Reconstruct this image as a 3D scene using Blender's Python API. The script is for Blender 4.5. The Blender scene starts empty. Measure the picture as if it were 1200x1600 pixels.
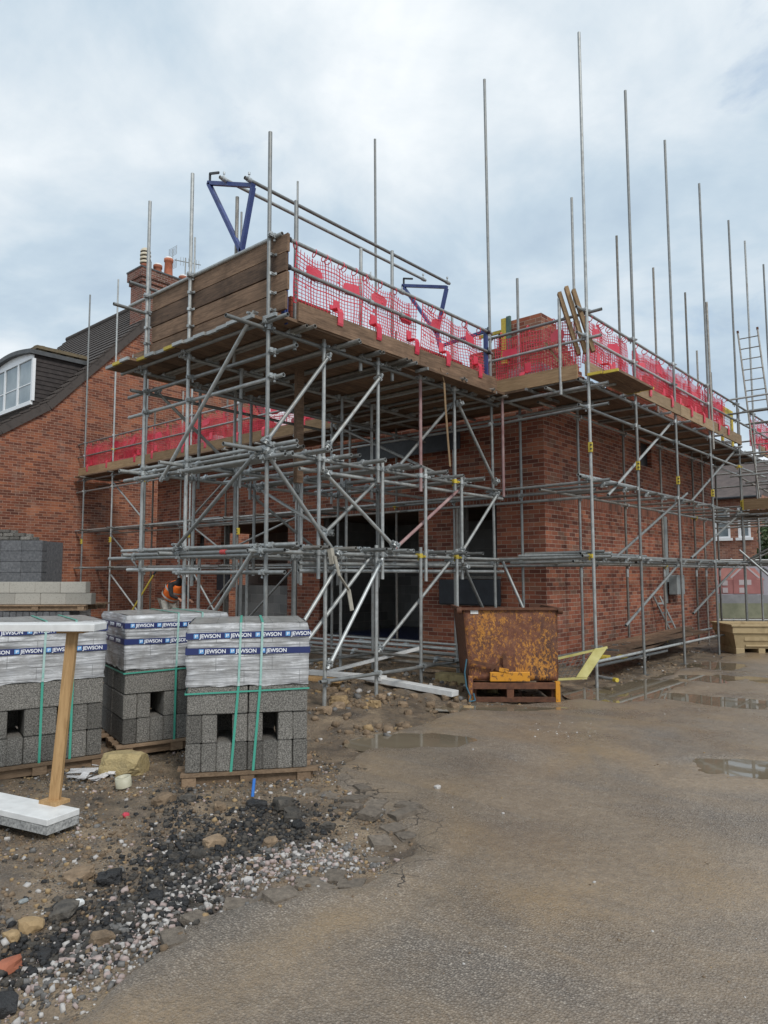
import bpy, bmesh, math, random
import numpy as np
from mathutils import Vector, Matrix, Euler, noise as mnoise

scene = bpy.context.scene
COL = scene.collection
R = math.radians
PI = math.pi
rnd = random.Random(7)

# ------------------------------------------------------------------ mesh builder
class MB:
    def __init__(s):
        s.v = []; s.f = []; s.m = []; s.sm = []
    def add(s, vs, fs, mi=0, smooth=False):
        o = len(s.v)
        s.v += [tuple(v) for v in vs]
        for f in fs:
            s.f.append([i + o for i in f]); s.m.append(mi); s.sm.append(smooth)
        return s
    def box(s, c, d, mi=0, M=None, rz=0.0):
        x, y, z = d[0] / 2, d[1] / 2, d[2] / 2
        vs = [Vector((a * x, b * y, e * z)) for a in (-1, 1) for b in (-1, 1) for e in (-1, 1)]
        if rz: 
            rm = Matrix.Rotation(rz, 3, 'Z'); vs = [rm @ v for v in vs]
        if M is not None: vs = [M @ v for v in vs]
        c = Vector(c)
        vs = [v + c for v in vs]
        fs = [(0, 1, 3, 2), (4, 6, 7, 5), (0, 4, 5, 1), (2, 3, 7, 6), (0, 2, 6, 4), (1, 5, 7, 3)]
        return s.add(vs, fs, mi)
    def box2(s, a, b, mi=0):
        return s.box([(p + q) / 2 for p, q in zip(a, b)], [abs(q - p) for p, q in zip(a, b)], mi)
    def bar(s, p, q, w, h, mi=0, up=(0, 0, 1)):
        p, q = Vector(p), Vector(q); d = q - p; L = d.length; d.normalize()
        u = Vector(up)
        if abs(d.dot(u)) > .98: u = Vector((1, 0, 0))
        x = d.cross(u).normalized(); y = x.cross(d).normalized()
        vs = []
        for t in (p, q):
            for a, b in ((-1, -1), (1, -1), (1, 1), (-1, 1)):
                vs.append(t + x * (a * w / 2) + y * (b * h / 2))
        fs = [(3, 2, 1, 0), (4, 5, 6, 7)] + [(i, (i + 1) % 4, (i + 1) % 4 + 4, i + 4) for i in range(4)]
        return s.add(vs, fs, mi)
    def ring(s, c, d, r, n):
        d = Vector(d).normalized()
        u = Vector((0, 0, 1)) if abs(d.z) < .9 else Vector((1, 0, 0))
        x = d.cross(u).normalized(); y = d.cross(x).normalized()
        return [Vector(c) + x * (r * math.cos(2 * PI * i / n)) + y * (r * math.sin(2 * PI * i / n)) for i in range(n)]
    def cyl(s, p, q, r, r2=None, n=10, mi=0, cap=True, smooth=True, hollow=False, mi_in=None):
        p, q = Vector(p), Vector(q); d = q - p
        r2 = r if r2 is None else r2
        A = s.ring(p, d, r, n); B = s.ring(q, d, r2, n)
        s.add(A + B, [(i, i + n, (i + 1) % n + n, (i + 1) % n) for i in range(n)], mi, smooth)
        if hollow:
            dn = d.normalized()
            for c, rr, sg in ((p, r, 1), (q, r2, -1)):
                O = s.ring(c, d, rr, n); I = s.ring(c, d, rr * .84, n); D = s.ring(c + dn * (sg * rr * 3), d, rr * .84, n)
                vs = O + I + D
                fs = []
                for i in range(n):
                    j = (i + 1) % n
                    f1 = (i, j, j + n, i + n); f2 = (i + n, j + n, j + 2 * n, i + 2 * n)
                    fs += [f1, f2] if sg > 0 else [f1[::-1], f2[::-1]]
                s.add(vs, fs, mi)
                s.add(D, [tuple(range(n))], mi if mi_in is None else mi_in)
        elif cap:
            s.add(A, [tuple(range(n))], mi); s.add(B, [tuple(range(n - 1, -1, -1))], mi)
        return s
    def lathe(s, prof, c=(0, 0, 0), n=20, mi=0, smooth=True):
        vs = []; fs = []
        for r, z in prof:
            for i in range(n):
                a = 2 * PI * i / n
                vs.append((c[0] + r * math.cos(a), c[1] + r * math.sin(a), c[2] + z))
        for k in range(len(prof) - 1):
            for i in range(n):
                j = (i + 1) % n
                fs.append((k * n + i, k * n + j, k * n + n + j, k * n + n + i))
        return s.add(vs, fs, mi, smooth)
    def prism(s, poly, axis, a, b, mi=0, mi_side=None):
        """polygon in the plane square to axis ('x': (y,z), 'y': (x,z), 'z': (x,y)) extruded from a to b"""
        def P(u, v, w):
            return {'x': (w, u, v), 'y': (u, w, v), 'z': (u, v, w)}[axis]
        n = len(poly)
        s.add([P(u, v, a) for u, v in poly], [tuple(range(n))], mi)
        s.add([P(u, v, b) for u, v in poly], [tuple(range(n - 1, -1, -1))], mi)
        vs = [P(u, v, a) for u, v in poly] + [P(u, v, b) for u, v in poly]
        s.add(vs, [(i, i + n, (i + 1) % n + n, (i + 1) % n) for i in range(n)], mi if mi_side is None else mi_side)
        return s
    def torus(s, c, axis, Rr, r, n=14, m=5, mi=0):
        d = Vector(axis).normalized()
        u = Vector((0, 0, 1)) if abs(d.z) < .9 else Vector((1, 0, 0))
        x = d.cross(u).normalized(); y = d.cross(x).normalized()
        vs = []; fs = []
        for i in range(n):
            a = 2 * PI * i / n; e = x * math.cos(a) + y * math.sin(a)
            for j in range(m):
                b = 2 * PI * j / m
                vs.append(Vector(c) + e * (Rr + r * math.cos(b)) + d * (r * math.sin(b)))
        for i in range(n):
            for j in range(m):
                fs.append((i * m + j, ((i + 1) % n) * m + j, ((i + 1) % n) * m + (j + 1) % m, i * m + (j + 1) % m))
        return s.add(vs, fs, mi, True)
    def path(s, pts, r, n=6, mi=0):
        for a, b in zip(pts[:-1], pts[1:]):
            s.cyl(a, b, r, n=n, mi=mi)
        return s
    def mesh(s, name, mats, off=(0, 0, 0), fixn=True):
        me = bpy.data.meshes.new(name)
        o = Vector(off)
        me.from_pydata([Vector(v) - o for v in s.v], [], s.f)
        for m in (mats if isinstance(mats, (list, tuple)) else [mats]): me.materials.append(m)
        me.polygons.foreach_set('material_index', s.m)
        me.polygons.foreach_set('use_smooth', s.sm)
        if fixn:
            bm = bmesh.new(); bm.from_mesh(me)
            bmesh.ops.recalc_face_normals(bm, faces=bm.faces)
            bm.to_mesh(me); bm.free()
        me.update()
        return me

BASE = {}
def obj(name, mb, mats, parent=None, fixn=True, bevel=0):
    off = BASE.get(parent.name, (0, 0, 0)) if parent else (0, 0, 0)
    me = mb.mesh(name, mats, off, fixn)
    o = bpy.data.objects.new(name, me); COL.objects.link(o)
    if parent:
        o.parent = parent
        BASE[o.name] = off
    if bevel:
        m = o.modifiers.new('bevel', 'BEVEL'); m.width = bevel; m.segments = 2; m.limit_method = 'ANGLE'; m.angle_limit = R(40)
    return o
def link_mesh(name, me, parent, loc=(0, 0, 0), rot=(0, 0, 0), scale=(1, 1, 1)):
    o = bpy.data.objects.new(name, me); COL.objects.link(o)
    o.location = loc; o.rotation_euler = rot; o.scale = scale
    if parent: o.parent = parent
    return o
def tag(o, label=None, cat=None, group=None, kind=None):
    if label: o['label'] = label
    if cat: o['category'] = cat
    if group: o['group'] = group
    if kind: o['kind'] = kind
    return o
def thing(name, label, cat, loc=(0, 0, 0), group=None, rz=0.0, world=True):
    o = bpy.data.objects.new(name, None); COL.objects.link(o)
    o.location = loc; o.rotation_euler = (0, 0, rz); o.empty_display_size = .2
    if world: BASE[o.name] = tuple(loc)     # parts are given in world coordinates
    return tag(o, label, cat, group)
def copy_tree(o, parent=None):
    c = o.copy(); COL.objects.link(c); c.parent = parent
    for ch in list(o.children): copy_tree(ch, c)
    return c

# ------------------------------------------------------------------ materials
def newmat(name):
    m = bpy.data.materials.new(name); m.use_nodes = True
    nt = m.node_tree; nt.nodes.clear()
    out = nt.nodes.new('ShaderNodeOutputMaterial')
    b = nt.nodes.new('ShaderNodeBsdfPrincipled')
    nt.links.new(b.outputs[0], out.inputs[0])
    return m, nt, b
class G:
    """small node helper"""
    def __init__(s, nt): s.nt = nt
    def n(s, t, ins=None, **kw):
        nd = s.nt.nodes.new(t)
        for k, v in kw.items(): setattr(nd, k, v)
        for k, v in (ins or {}).items():
            if hasattr(v, 'is_output'): s.nt.links.new(v, nd.inputs[k])
            else: nd.inputs[k].default_value = v
        return nd
    def pos(s): return s.n('ShaderNodeNewGeometry').outputs['Position']
    def objco(s): return s.n('ShaderNodeTexCoord').outputs['Object']
    def scale(s, v, sc, loc=(0, 0, 0)):
        return s.n('ShaderNodeMapping', {'Vector': v, 'Scale': sc, 'Location': loc}).outputs[0]
    def noise(s, v, sc, det=4, rough=.55, out='Fac', dist=0):
        return s.n('ShaderNodeTexNoise', {'Vector': v, 'Scale': sc, 'Detail': det, 'Roughness': rough, 'Distortion': dist}).outputs[out]
    def ramp(s, f, stops, interp='LINEAR'):
        nd = s.n('ShaderNodeValToRGB', {'Fac': f}); e = nd.color_ramp; e.interpolation = interp
        while len(e.elements) < len(stops): e.elements.new(.5)
        for el, (p, c) in zip(e.elements, stops):
            el.position = p; el.color = (c[0], c[1], c[2], 1) if isinstance(c, (tuple, list)) else (c, c, c, 1)
        return nd.outputs[0]
    def mix(s, f, a, b, mode='MIX'):
        nd = s.n('ShaderNodeMix', data_type='RGBA', blend_type=mode)
        for i, v in ((0, f), (6, a), (7, b)):
            if hasattr(v, 'is_output'): s.nt.links.new(v, nd.inputs[i])
            else: nd.inputs[i].default_value = v if i == 0 else ((*v, 1) if len(v) == 3 else v)
        return nd.outputs[2]
    def math(s, op, a, b=0.0, c=None, clamp=False):
        nd = s.n('ShaderNodeMath', operation=op, use_clamp=clamp)
        for i, v in enumerate((a, b) if c is None else (a, b, c)):
            if hasattr(v, 'is_output'): s.nt.links.new(v, nd.inputs[i])
            else: nd.inputs[i].default_value = v
        return nd.outputs[0]
    def bump(s, h, strength=.3, dist=.01, normal=None):
        ins = {'Height': h, 'Strength': strength, 'Distance': dist}
        if normal is not None: ins['Normal'] = normal
        return s.n('ShaderNodeBump', ins).outputs[0]
    def rand(s): return s.n('ShaderNodeObjectInfo').outputs['Random']
    def set(s, b, **kw):
        for k, v in kw.items():
            i = b.inputs[k.replace('_', ' ')]
            if hasattr(v, 'is_output'): s.nt.links.new(v, i)
            else: i.default_value = (*v, 1) if isinstance(v, (tuple, list)) and len(v) == 3 else v

def noisy(name, c1, c2, rough=.8, metal=0, sc=8, bump=.2, bs=60, bd=.004, vary=.25, world=True, c3=None, spec=.5, speck=False):
    m, nt, b = newmat(name); g = G(nt)
    v = g.pos() if world else g.objco()
    f = g.noise(v, sc, 6, .6)
    st = [(.3, c1), (.7, c2)] if c3 is None else ([(.25, c1), (.5, c2), (.75, c3)] if not speck else [(.34, c1), (.5, c3), (.64, c2)])
    col = g.ramp(f, st)
    if vary:
        k = g.math('MULTIPLY_ADD', g.rand(), 2 * vary, 1 - vary)
        col = g.mix(1.0, col, g.n('ShaderNodeCombineColor', {0: k, 1: k, 2: k}).outputs[0], 'MULTIPLY')
    rr = g.math('MULTIPLY_ADD', g.noise(v, sc * 3, 3), .3, rough - .15, clamp=True)
    g.set(b, Base_Color=col, Roughness=rr, Metallic=metal)
    b.inputs['Specular IOR Level'].default_value = spec
    if bump: g.set(b, Normal=g.bump(g.noise(v, bs, 5, .65), bump, bd))
    return m

def galv_mat(name, base=(.27, .28, .28), base2=(.42, .43, .43), dirt=.5):
    m, nt, b = newmat(name); g = G(nt); v = g.pos()
    f = g.noise(v, 14, 6, .6)
    col = g.ramp(f, [(.3, base), (.7, base2)])
    k = g.math('MULTIPLY_ADD', g.rand(), .75, .55)
    col = g.mix(1.0, col, g.n('ShaderNodeCombineColor', {0: k, 1: k, 2: g.math('MULTIPLY', k, .98)}).outputs[0], 'MULTIPLY')
    d = g.ramp(g.noise(g.scale(v, (1, 1, .6)), 9, 8, .7), [(.55, 0.0), (.68, 1.0)])
    rust = g.ramp(g.noise(v, 60, 3), [(.3, (.13, .085, .05)), (.7, (.30, .27, .23))])
    fac = g.math('MULTIPLY', d, dirt)
    col = g.mix(fac, col, rust)
    g.set(b, Base_Color=col, Metallic=g.math('MULTIPLY_ADD', fac, -.5, .55, clamp=True), Roughness=g.math('MULTIPLY_ADD', f, .3, .36))
    g.set(b, Normal=g.bump(g.noise(v, 120, 3), .12, .002))
    return m

def brick_mat(name, tones, mortar, row=.075, width=.225, soldier=False, dirt=.35, off=(0, 0), patch=None, mort=.0052, bias=0.0, head=False):
    m, nt, b = newmat(name); g = G(nt); p = g.pos()
    sp = g.n('ShaderNodeSeparateXYZ', {0: p}).outputs
    nn = g.n('ShaderNodeSeparateXYZ', {0: g.n('ShaderNodeNewGeometry').outputs['True Normal']}).outputs
    mx = g.math('GREATER_THAN', g.math('ABSOLUTE', nn[0]), .5)
    mz = g.math('GREATER_THAN', g.math('ABSOLUTE', nn[2]), .7)
    u = g.math('ADD', g.math('MULTIPLY', sp[0], g.math('SUBTRACT', 1.0, mx)), g.math('MULTIPLY', sp[1], mx))
    w = g.math('ADD', g.math('MULTIPLY', sp[2], g.math('SUBTRACT', 1.0, mz)), g.math('MULTIPLY', sp[1], mz))
    u = g.math('ADD', u, off[0]); w = g.math('ADD', w, off[1])
    jit = g.noise(p, 3, 2)
    w2 = g.math('ADD', w, g.math('MULTIPLY_ADD', jit, .008, -.004))
    uv = g.n('ShaderNodeCombineXYZ', {0: w2 if soldier else u, 1: u if soldier else w2, 2: 0.0}).outputs[0]
    bt = g.n('ShaderNodeTexBrick', {'Vector': uv, 'Color1': (0, 0, 0, 1), 'Color2': (1, 1, 1, 1), 'Mortar': (.5, .5, .5, 1), 'Scale': 1.0,
              'Mortar Size': mort, 'Mortar Smooth': .25, 'Bias': bias, 'Brick Width': width, 'Row Height': row})
    bt.offset = 0.0 if soldier else .5
    col = g.ramp(bt.outputs['Color'], tones)
    fine = g.noise(p, 90, 5, .7)
    col = g.mix(.55, col, g.ramp(fine, [(.25, .35), (.5, .5), (.8, .72)]), 'OVERLAY')
    big = g.noise(p, .9, 5, .6)
    col = g.mix(dirt, col, g.ramp(big, [(.3, (.25, .24, .24)), (.5, (.5, .5, .5)), (.72, (.72, .68, .64))]), 'OVERLAY')
    bl = g.ramp(g.noise(g.scale(p, (1, 1, .35)), 2.4, 6, .7), [(.56, 0.0), (.72, .22)])
    col = g.mix(bl, col, (.42, .36, .31))
    if patch:
        pf = g.ramp(g.noise(g.scale(p, (1, 1, 1.6)), 1.1, 6, .62), [(.47, 0.0), (.66, .8)])
        pf = g.math('MULTIPLY', pf, g.ramp(bt.outputs['Color'], [(.15, .12), (.75, .85)]))
        col = g.mix(pf, col, patch)
    mcol = g.mix(.5, mortar, g.ramp(g.noise(p, 12, 5), [(.3, .25), (.7, .75)]), 'OVERLAY')
    col = g.mix(bt.outputs['Fac'], col, mcol)
    g.set(b, Base_Color=col, Roughness=.86)
    b.inputs['Specular IOR Level'].default_value = .3
    h = g.math('ADD', g.math('MULTIPLY', g.math('SUBTRACT', 1.0, bt.outputs['Fac']), 1.0), g.math('MULTIPLY', fine, .35))
    g.set(b, Normal=g.bump(h, .6, .006))
    return m

def wood_mat(name, axis, c1, c2, rough=.8, vary=.3, stain=.5):
    m, nt, b = newmat(name); g = G(nt); p = g.pos()
    sc = [9, 9, 9]; sc['xyz'.index(axis)] = .7
    o = g.math('MULTIPLY', g.rand(), 50)
    pv = g.n('ShaderNodeVectorMath', {0: g.scale(p, sc), 1: g.n('ShaderNodeCombineXYZ', {0: o, 1: o, 2: o}).outputs[0]}, operation='ADD').outputs[0]
    f = g.noise(pv, 3.6, 10, .74, dist=1.1)
    col = g.ramp(f, [(.32, c1), (.64, c2)])
    st = g.ramp(g.noise(p, 2.2, 6, .65), [(.42, 0.0), (.7, 1.0)])
    col = g.mix(g.math('MULTIPLY', st, stain), col, tuple(x * .42 for x in c1))
    k = g.math('MULTIPLY_ADD', g.rand(), 2 * vary, 1 - vary)
    col = g.mix(1.0, col, g.n('ShaderNodeCombineColor', {0: k, 1: k, 2: k}).outputs[0], 'MULTIPLY')
    g.set(b, Base_Color=col, Roughness=rough, Normal=g.bump(f, .35, .004))
    b.inputs['Specular IOR Level'].default_value = .3
    return m

def plain(name, c, rough=.6, metal=0, spec=.5):
    m, nt, b = newmat(name); g = G(nt)
    g.set(b, Base_Color=c, Roughness=rough, Metallic=metal); b.inputs['Specular IOR Level'].default_value = spec
    return m

M = {}
M['galv'] = galv_mat('galvanised_steel')
M['galv_new'] = galv_mat('bright_galvanised', (.36, .38, .39), (.52, .54, .55), .15)
M['galv_old'] = galv_mat('rusty_galvanised', (.20, .18, .16), (.34, .33, .31), .9)
M['coupler'] = galv_mat('coupler_steel', (.34, .36, .37), (.55, .58, .60), .45)
M['bore_dark'] = plain('bore_shade', (.02, .02, .02), .9)  # near-black cap colour stands in for shade inside the open tube ends
M['redtube'] = noisy('red_painted_tube', (.22, .10, .10), (.38, .27, .26), .6, 0, 6)
M['yellow'] = noisy('yellow_paint', (.42, .31, .035), (.60, .47, .07), .6, 0, 20)
M['board_x'] = wood_mat('scaffold_board_x', 'x', (.080, .050, .033), (.25, .160, .103))
M['board_dark'] = wood_mat('stained_board_x', 'x', (.045, .030, .022), (.165, .105, .070), stain=.8)
M['board_y'] = wood_mat('scaffold_board_y', 'y', (.080, .050, .033), (.25, .160, .103))
M['board_tan'] = wood_mat('tan_board_x', 'x', (.20, .125, .065), (.38, .26, .15), stain=.25)
M['board_tan_y'] = wood_mat('tan_board_y', 'y', (.19, .125, .07), (.36, .26, .165), stain=.25)
M['new_wood'] = wood_mat('new_timber_z', 'z', (.30, .175, .075), (.50, .32, .155), .65, .1, .3)
M['pallet'] = wood_mat('pallet_wood', 'y', (.16, .105, .065), (.33, .23, .15), stain=.4)
M['brick'] = brick_mat('red_facing_brick', [(0, (.125, .044, .031)), (.3, (.205, .066, .041)), (.55, (.275, .092, .055)), (.8, (.345, .128, .073)), (1, (.19, .105, .075))],
                       (.37, .285, .225), dirt=.55)
M['brick_soldier'] = brick_mat('soldier_brick', [(0, (.13, .05, .035)), (.5, (.22, .075, .045)), (1, (.28, .10, .06))], (.33, .27, .22), soldier=True, off=(0, .07))
M['brick_house'] = brick_mat('old_house_brick', [(0, (.105, .038, .026)), (.35, (.185, .062, .037)), (.7, (.26, .092, .050)), (1, (.17, .085, .06))],
                             (.36, .24, .18), row=.078, width=.228, dirt=.45, patch=(.43, .155, .072), mort=.0055)
M['brick_chim'] = brick_mat('sooty_chimney_brick', [(0, (.10, .045, .035)), (.5, (.20, .075, .05)), (1, (.14, .085, .065))], (.38, .33, .29), dirt=.7)
M['brick_far'] = brick_mat('far_brick', [(0, (.16, .07, .05)), (.5, (.26, .11, .075)), (1, (.32, .16, .11))], (.36, .28, .24), dirt=.5, patch=(.40, .20, .12))
M['brick_pack'] = brick_mat('stacked_bricks', [(0, (.20, .065, .04)), (.5, (.30, .095, .055)), (1, (.24, .10, .065))], (.045, .02, .015), mort=.004)
M['block_int'] = brick_mat('inner_blockwork', [(0, (.15, .145, .14)), (1, (.24, .235, .225))], (.30, .28, .26), row=.225, width=.45, dirt=.4)
M['block'] = noisy('concrete_block', (.070, .066, .059), (.31, .293, .265), .92, 0, 105, 1.0, 120, .014, .34, c3=(.182, .172, .155), speck=True)
M['block_light'] = noisy('light_block', (.25, .235, .205), (.42, .40, .355), .92, 0, 40, .6, 130, .008, .2, c3=(.33, .31, .275))
M['block_dark'] = noisy('dark_block', (.075, .078, .085), (.165, .168, .176), .9, 0, 20, .5, 110, .006, .2)
M['white_paint'] = noisy('white_paint', (.62, .62, .61), (.78, .78, .77), .5, 0, 9, .12, 60, .002, .05)
M['white_frame'] = plain('white_upvc', (.80, .81, .82), .35)
M['blue_steel'] = noisy('blue_gate_paint', (.028, .045, .16), (.045, .075, .24), .45, 0, 9, .1, 50, .002, .1)
M['pink'] = None
M['black'] = noisy('black_plastic', (.012, .013, .016), (.03, .032, .038), .45, 0, 10, .1)
M['dark_sheet'] = noisy('dark_sheet', (.018, .022, .030), (.035, .042, .055), .55, 0, 6, .2)
M['grey_plastic'] = noisy('grey_box_plastic', (.20, .22, .22), (.27, .29, .29), .5, 0, 8, .05)
M['green_strap'] = plain('green_strap', (.07, .36, .27), .4)
M['strap_film'] = noisy('strap_under_film', (.20, .46, .40), (.50, .62, .60), .3, 0, 14, .3, 60, .004, 0)
M['navy'] = plain('navy_tape', (.022, .035, .135), .35)
M['lettering'] = plain('white_lettering', (.78, .80, .84), .5)
M['logo'] = plain('light_blue_mark', (.15, .38, .70), .5)
M['tile_dark'] = noisy('dark_roof_tile', (.028, .023, .021), (.066, .054, .048), .85, 0, 6, .4, 40, .006, .15, c3=(.06, .05, .045))
M['tile_cheek'] = noisy('dark_hung_tile', (.022, .018, .017), (.05, .04, .037), .85, 0, 6, .4, 40, .006, .1)
M['lead'] = noisy('lead_trim', (.05, .053, .055), (.09, .092, .095), .6, 0, 8)
M['moss'] = noisy('mossy_tile', (.09, .075, .05), (.16, .12, .07), .9, 0, 14, .6, 50, .01)
M['terracotta'] = noisy('terracotta', (.30, .095, .05), (.42, .15, .085), .8, 0, 9, .2)
M['cream'] = noisy('cream_clay', (.48, .42, .32), (.62, .56, .44), .8, 0, 9, .2)
M['hivis'] = noisy('orange_hi_vis', (.95, .16, .02), (1.0, .24, .04), .7, 0, 9, .15, 40, .004, 0)
M['reflective'] = plain('reflective_tape', (.55, .55, .52), .4)
M['cloth_dark'] = noisy('dark_jersey', (.012, .012, .014), (.03, .03, .033), .9, 0, 12, .3, 60, .006, 0)
M['cloth_grey'] = noisy('grey_trousers', (.36, .34, .30), (.50, .48, .43), .9, 0, 12, .3, 60, .006, 0)
M['skin'] = noisy('skin', (.36, .19, .13), (.46, .26, .18), .55, 0, 12, .1, 60, .003, 0)
M['boot'] = plain('work_boot', (.05, .035, .022), .7)
M['stone_y'] = noisy('yellow_sandstone', (.20, .15, .07), (.46, .36, .18), .9, 0, 9, .8, 34, .02, .1, c3=(.36, .29, .16))
M['tarmac'] = noisy('tarmac_lump', (.040, .036, .032), (.125, .108, .088), .75, 0, 20, .9, 90, .012, .25)
M['tar'] = noisy('tar_crumb', (.008, .008, .009), (.028, .027, .027), .5, 0, 20, .8, 90, .01, .2)
M['slab'] = noisy('worn_tarmac_slab', (.105, .086, .067), (.225, .185, .145), .75, 0, 30, .9, 90, .010, .15)
M['clod'] = noisy('soil_clod', (.15, .105, .066), (.32, .228, .148), .95, 0, 14, .9, 70, .012, .25)
M['limestone'] = noisy('limestone_chip', (.32, .30, .285), (.58, .55, .52), .8, 0, 30, .4, 90, .004, .1)
M['pinkstone'] = noisy('pinkish_chip', (.30, .23, .21), (.46, .37, .34), .8, 0, 30, .4, 90, .004, .1)
M['ochrestone'] = noisy('ochre_chip', (.25, .165, .08), (.40, .28, .15), .85, 0, 30, .4, 90, .004, .1)
M['greystone'] = noisy('grey_chip', (.10, .095, .09), (.20, .19, .18), .8, 0, 30, .4, 90, .004, .1)
M['tub'] = noisy('muddy_plastic_tub', (.22, .155, .075), (.42, .32, .18), .7, 0, 4, .15, 40, .004, .05, c3=(.33, .245, .13))
M['pale_yellow'] = noisy('pale_yellow_paint', (.50, .44, .14), (.68, .63, .27), .55, 0, 9, .1, 40, .003, .05)
M['rust'] = noisy('rusty_steel', (.065, .026, .015), (.16, .065, .032), .8, 0, 16, .4, 80, .004, .15)
M['polythene'] = noisy('milky_polythene', (.55, .53, .53), (.75, .74, .74), .3, 0, 5, .6, 22, .02, .08)
M['tape_roll'] = noisy('cream_tape', (.55, .52, .38), (.70, .67, .52), .5, 0, 12)
M['roof_far'] = noisy('far_roof_tile', (.07, .055, .052), (.13, .10, .09), .85, 0, 3, .4, 12, .02, .1)

def wrap_mat():
    m, nt, b = newmat('stretch_wrap'); g = G(nt); p = g.objco()
    q = g.scale(p, (2.2, 2.2, 40))
    f = g.noise(q, 1.0, 8, .72, dist=1.2)
    f2 = g.noise(p, 5, 6, .7)
    col = g.ramp(f, [(.36, (.15, .15, .155)), (.46, (.40, .405, .42)), (.58, (.84, .85, .87))])
    col = g.mix(g.ramp(f2, [(.38, .75), (.62, 0.0)]), col, (.30, .295, .29))
    bt = g.n('ShaderNodeTexBrick', {'Vector': g.n('ShaderNodeCombineXYZ', {0: g.n('ShaderNodeSeparateXYZ', {0: p}).outputs[0], 1: g.n('ShaderNodeSeparateXYZ', {0: p}).outputs[2], 2: 0.0}).outputs[0],
             'Scale': 1.0, 'Mortar Size': .006, 'Mortar Smooth': .6, 'Brick Width': .45, 'Row Height': .112})
    col = g.mix(g.math('MULTIPLY', bt.outputs['Fac'], .45), col, (.12, .12, .12))
    g.set(b, Base_Color=col, Roughness=g.math('MULTIPLY_ADD', f2, .4, .12), Normal=g.bump(f, .55, .01))
    b.inputs['Coat Weight'].default_value = .35; b.inputs['Coat Roughness'].default_value = .2
    return m
M['wrap'] = wrap_mat()
def wrap_top_mat():
    m, nt, b = newmat('dusty_pack_top'); g = G(nt); p = g.objco()
    f2 = g.noise(p, 7, 6, .7)
    col = g.ramp(f2, [(.3, (.17, .165, .155)), (.7, (.36, .35, .33))])
    bt = g.n('ShaderNodeTexBrick', {'Vector': p, 'Scale': 1.0, 'Mortar Size': .005, 'Mortar Smooth': .5, 'Brick Width': .45, 'Row Height': .11})
    col = g.mix(g.math('MULTIPLY', bt.outputs['Fac'], .7), col, (.05, .05, .05))
    g.set(b, Base_Color=col, Roughness=.55, Normal=g.bump(g.noise(p, 24, 5), .4, .01))
    b.inputs['Coat Weight'].default_value = .25
    return m
M['wrap_top'] = wrap_top_mat()

def net_mat():
    m, nt, b = newmat('red_netting'); g = G(nt)
    f = g.noise(g.pos(), 1.3, 4)
    col = g.ramp(f, [(.3, (.74, .045, .10)), (.7, (.88, .16, .21))])
    g.set(b, Base_Color=col, Roughness=.45)
    tr = g.n('ShaderNodeBsdfTranslucent', {'Color': (.92, .12, .18, 1)})
    mx = g.n('ShaderNodeMixShader', {0: .35, 1: b.outputs[0], 2: tr.outputs[0]})
    out = [n for n in nt.nodes if n.type == 'OUTPUT_MATERIAL'][0]
    nt.links.new(mx.outputs[0], out.inputs[0])
    return m
M['net'] = net_mat()

def glass_mat():
    m, nt, b = newmat('window_glass'); g = G(nt)
    f = g.noise(g.pos(), 1.2, 3)
    g.set(b, Base_Color=g.ramp(f, [(.35, (.20, .24, .26)), (.65, (.34, .39, .41))]), Roughness=.06)
    return m
M['glass'] = glass_mat()

def rust_paint():
    m, nt, b = newmat('flaking_orange_paint'); g = G(nt); p = g.objco()
    big = g.noise(g.scale(p, (1, 1, .55)), 2.2, 5, .6)
    fine = g.noise(g.scale(p, (1, 1, .65)), 26, 9, .82)
    k = g.math('ADD', g.math('MULTIPLY', big, .35), g.math('MULTIPLY', fine, .85))
    mask = g.ramp(k, [(.616, 0.0), (.645, 1.0)])
    rust = g.ramp(g.noise(p, 11, 7, .7), [(.25, (.085, .033, .024)), (.5, (.175, .068, .040)), (.75, (.31, .145, .075))])
    pale = g.ramp(g.noise(p, 38, 5, .7), [(.58, 0.0), (.72, .65)])
    rust = g.mix(pale, rust, (.36, .28, .22))
    dk = g.ramp(g.noise(g.scale(p, (1, 1, .5)), 1.7, 5, .6), [(.50, 0.0), (.66, .8)])
    rust = g.mix(dk, rust, (.060, .036, .030))
    paint = g.ramp(g.noise(p, 7, 4), [(.3, (.38, .15, .025)), (.7, (.60, .27, .05))])
    col = g.mix(mask, rust, paint)
    g.set(b, Base_Color=col, Roughness=g.math('MULTIPLY_ADD', mask, -.25, .82), Normal=g.bump(g.math('ADD', k, g.math('MULTIPLY', mask, .25)), .5, .006))
    return m
M['rust_paint'] = rust_paint()
def orange_mat():
    m, nt, b = newmat('orange_pocket_paint'); g = G(nt); p = g.objco()
    k = g.noise(p, 14, 8, .75)
    mask = g.ramp(k, [(.40, 0.0), (.46, 1.0)])
    col = g.mix(mask, (.10, .04, .02), (.62, .27, .02))
    g.set(b, Base_Color=col, Roughness=.6, Normal=g.bump(k, .3, .004))
    return m
M['orange'] = orange_mat()

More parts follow.
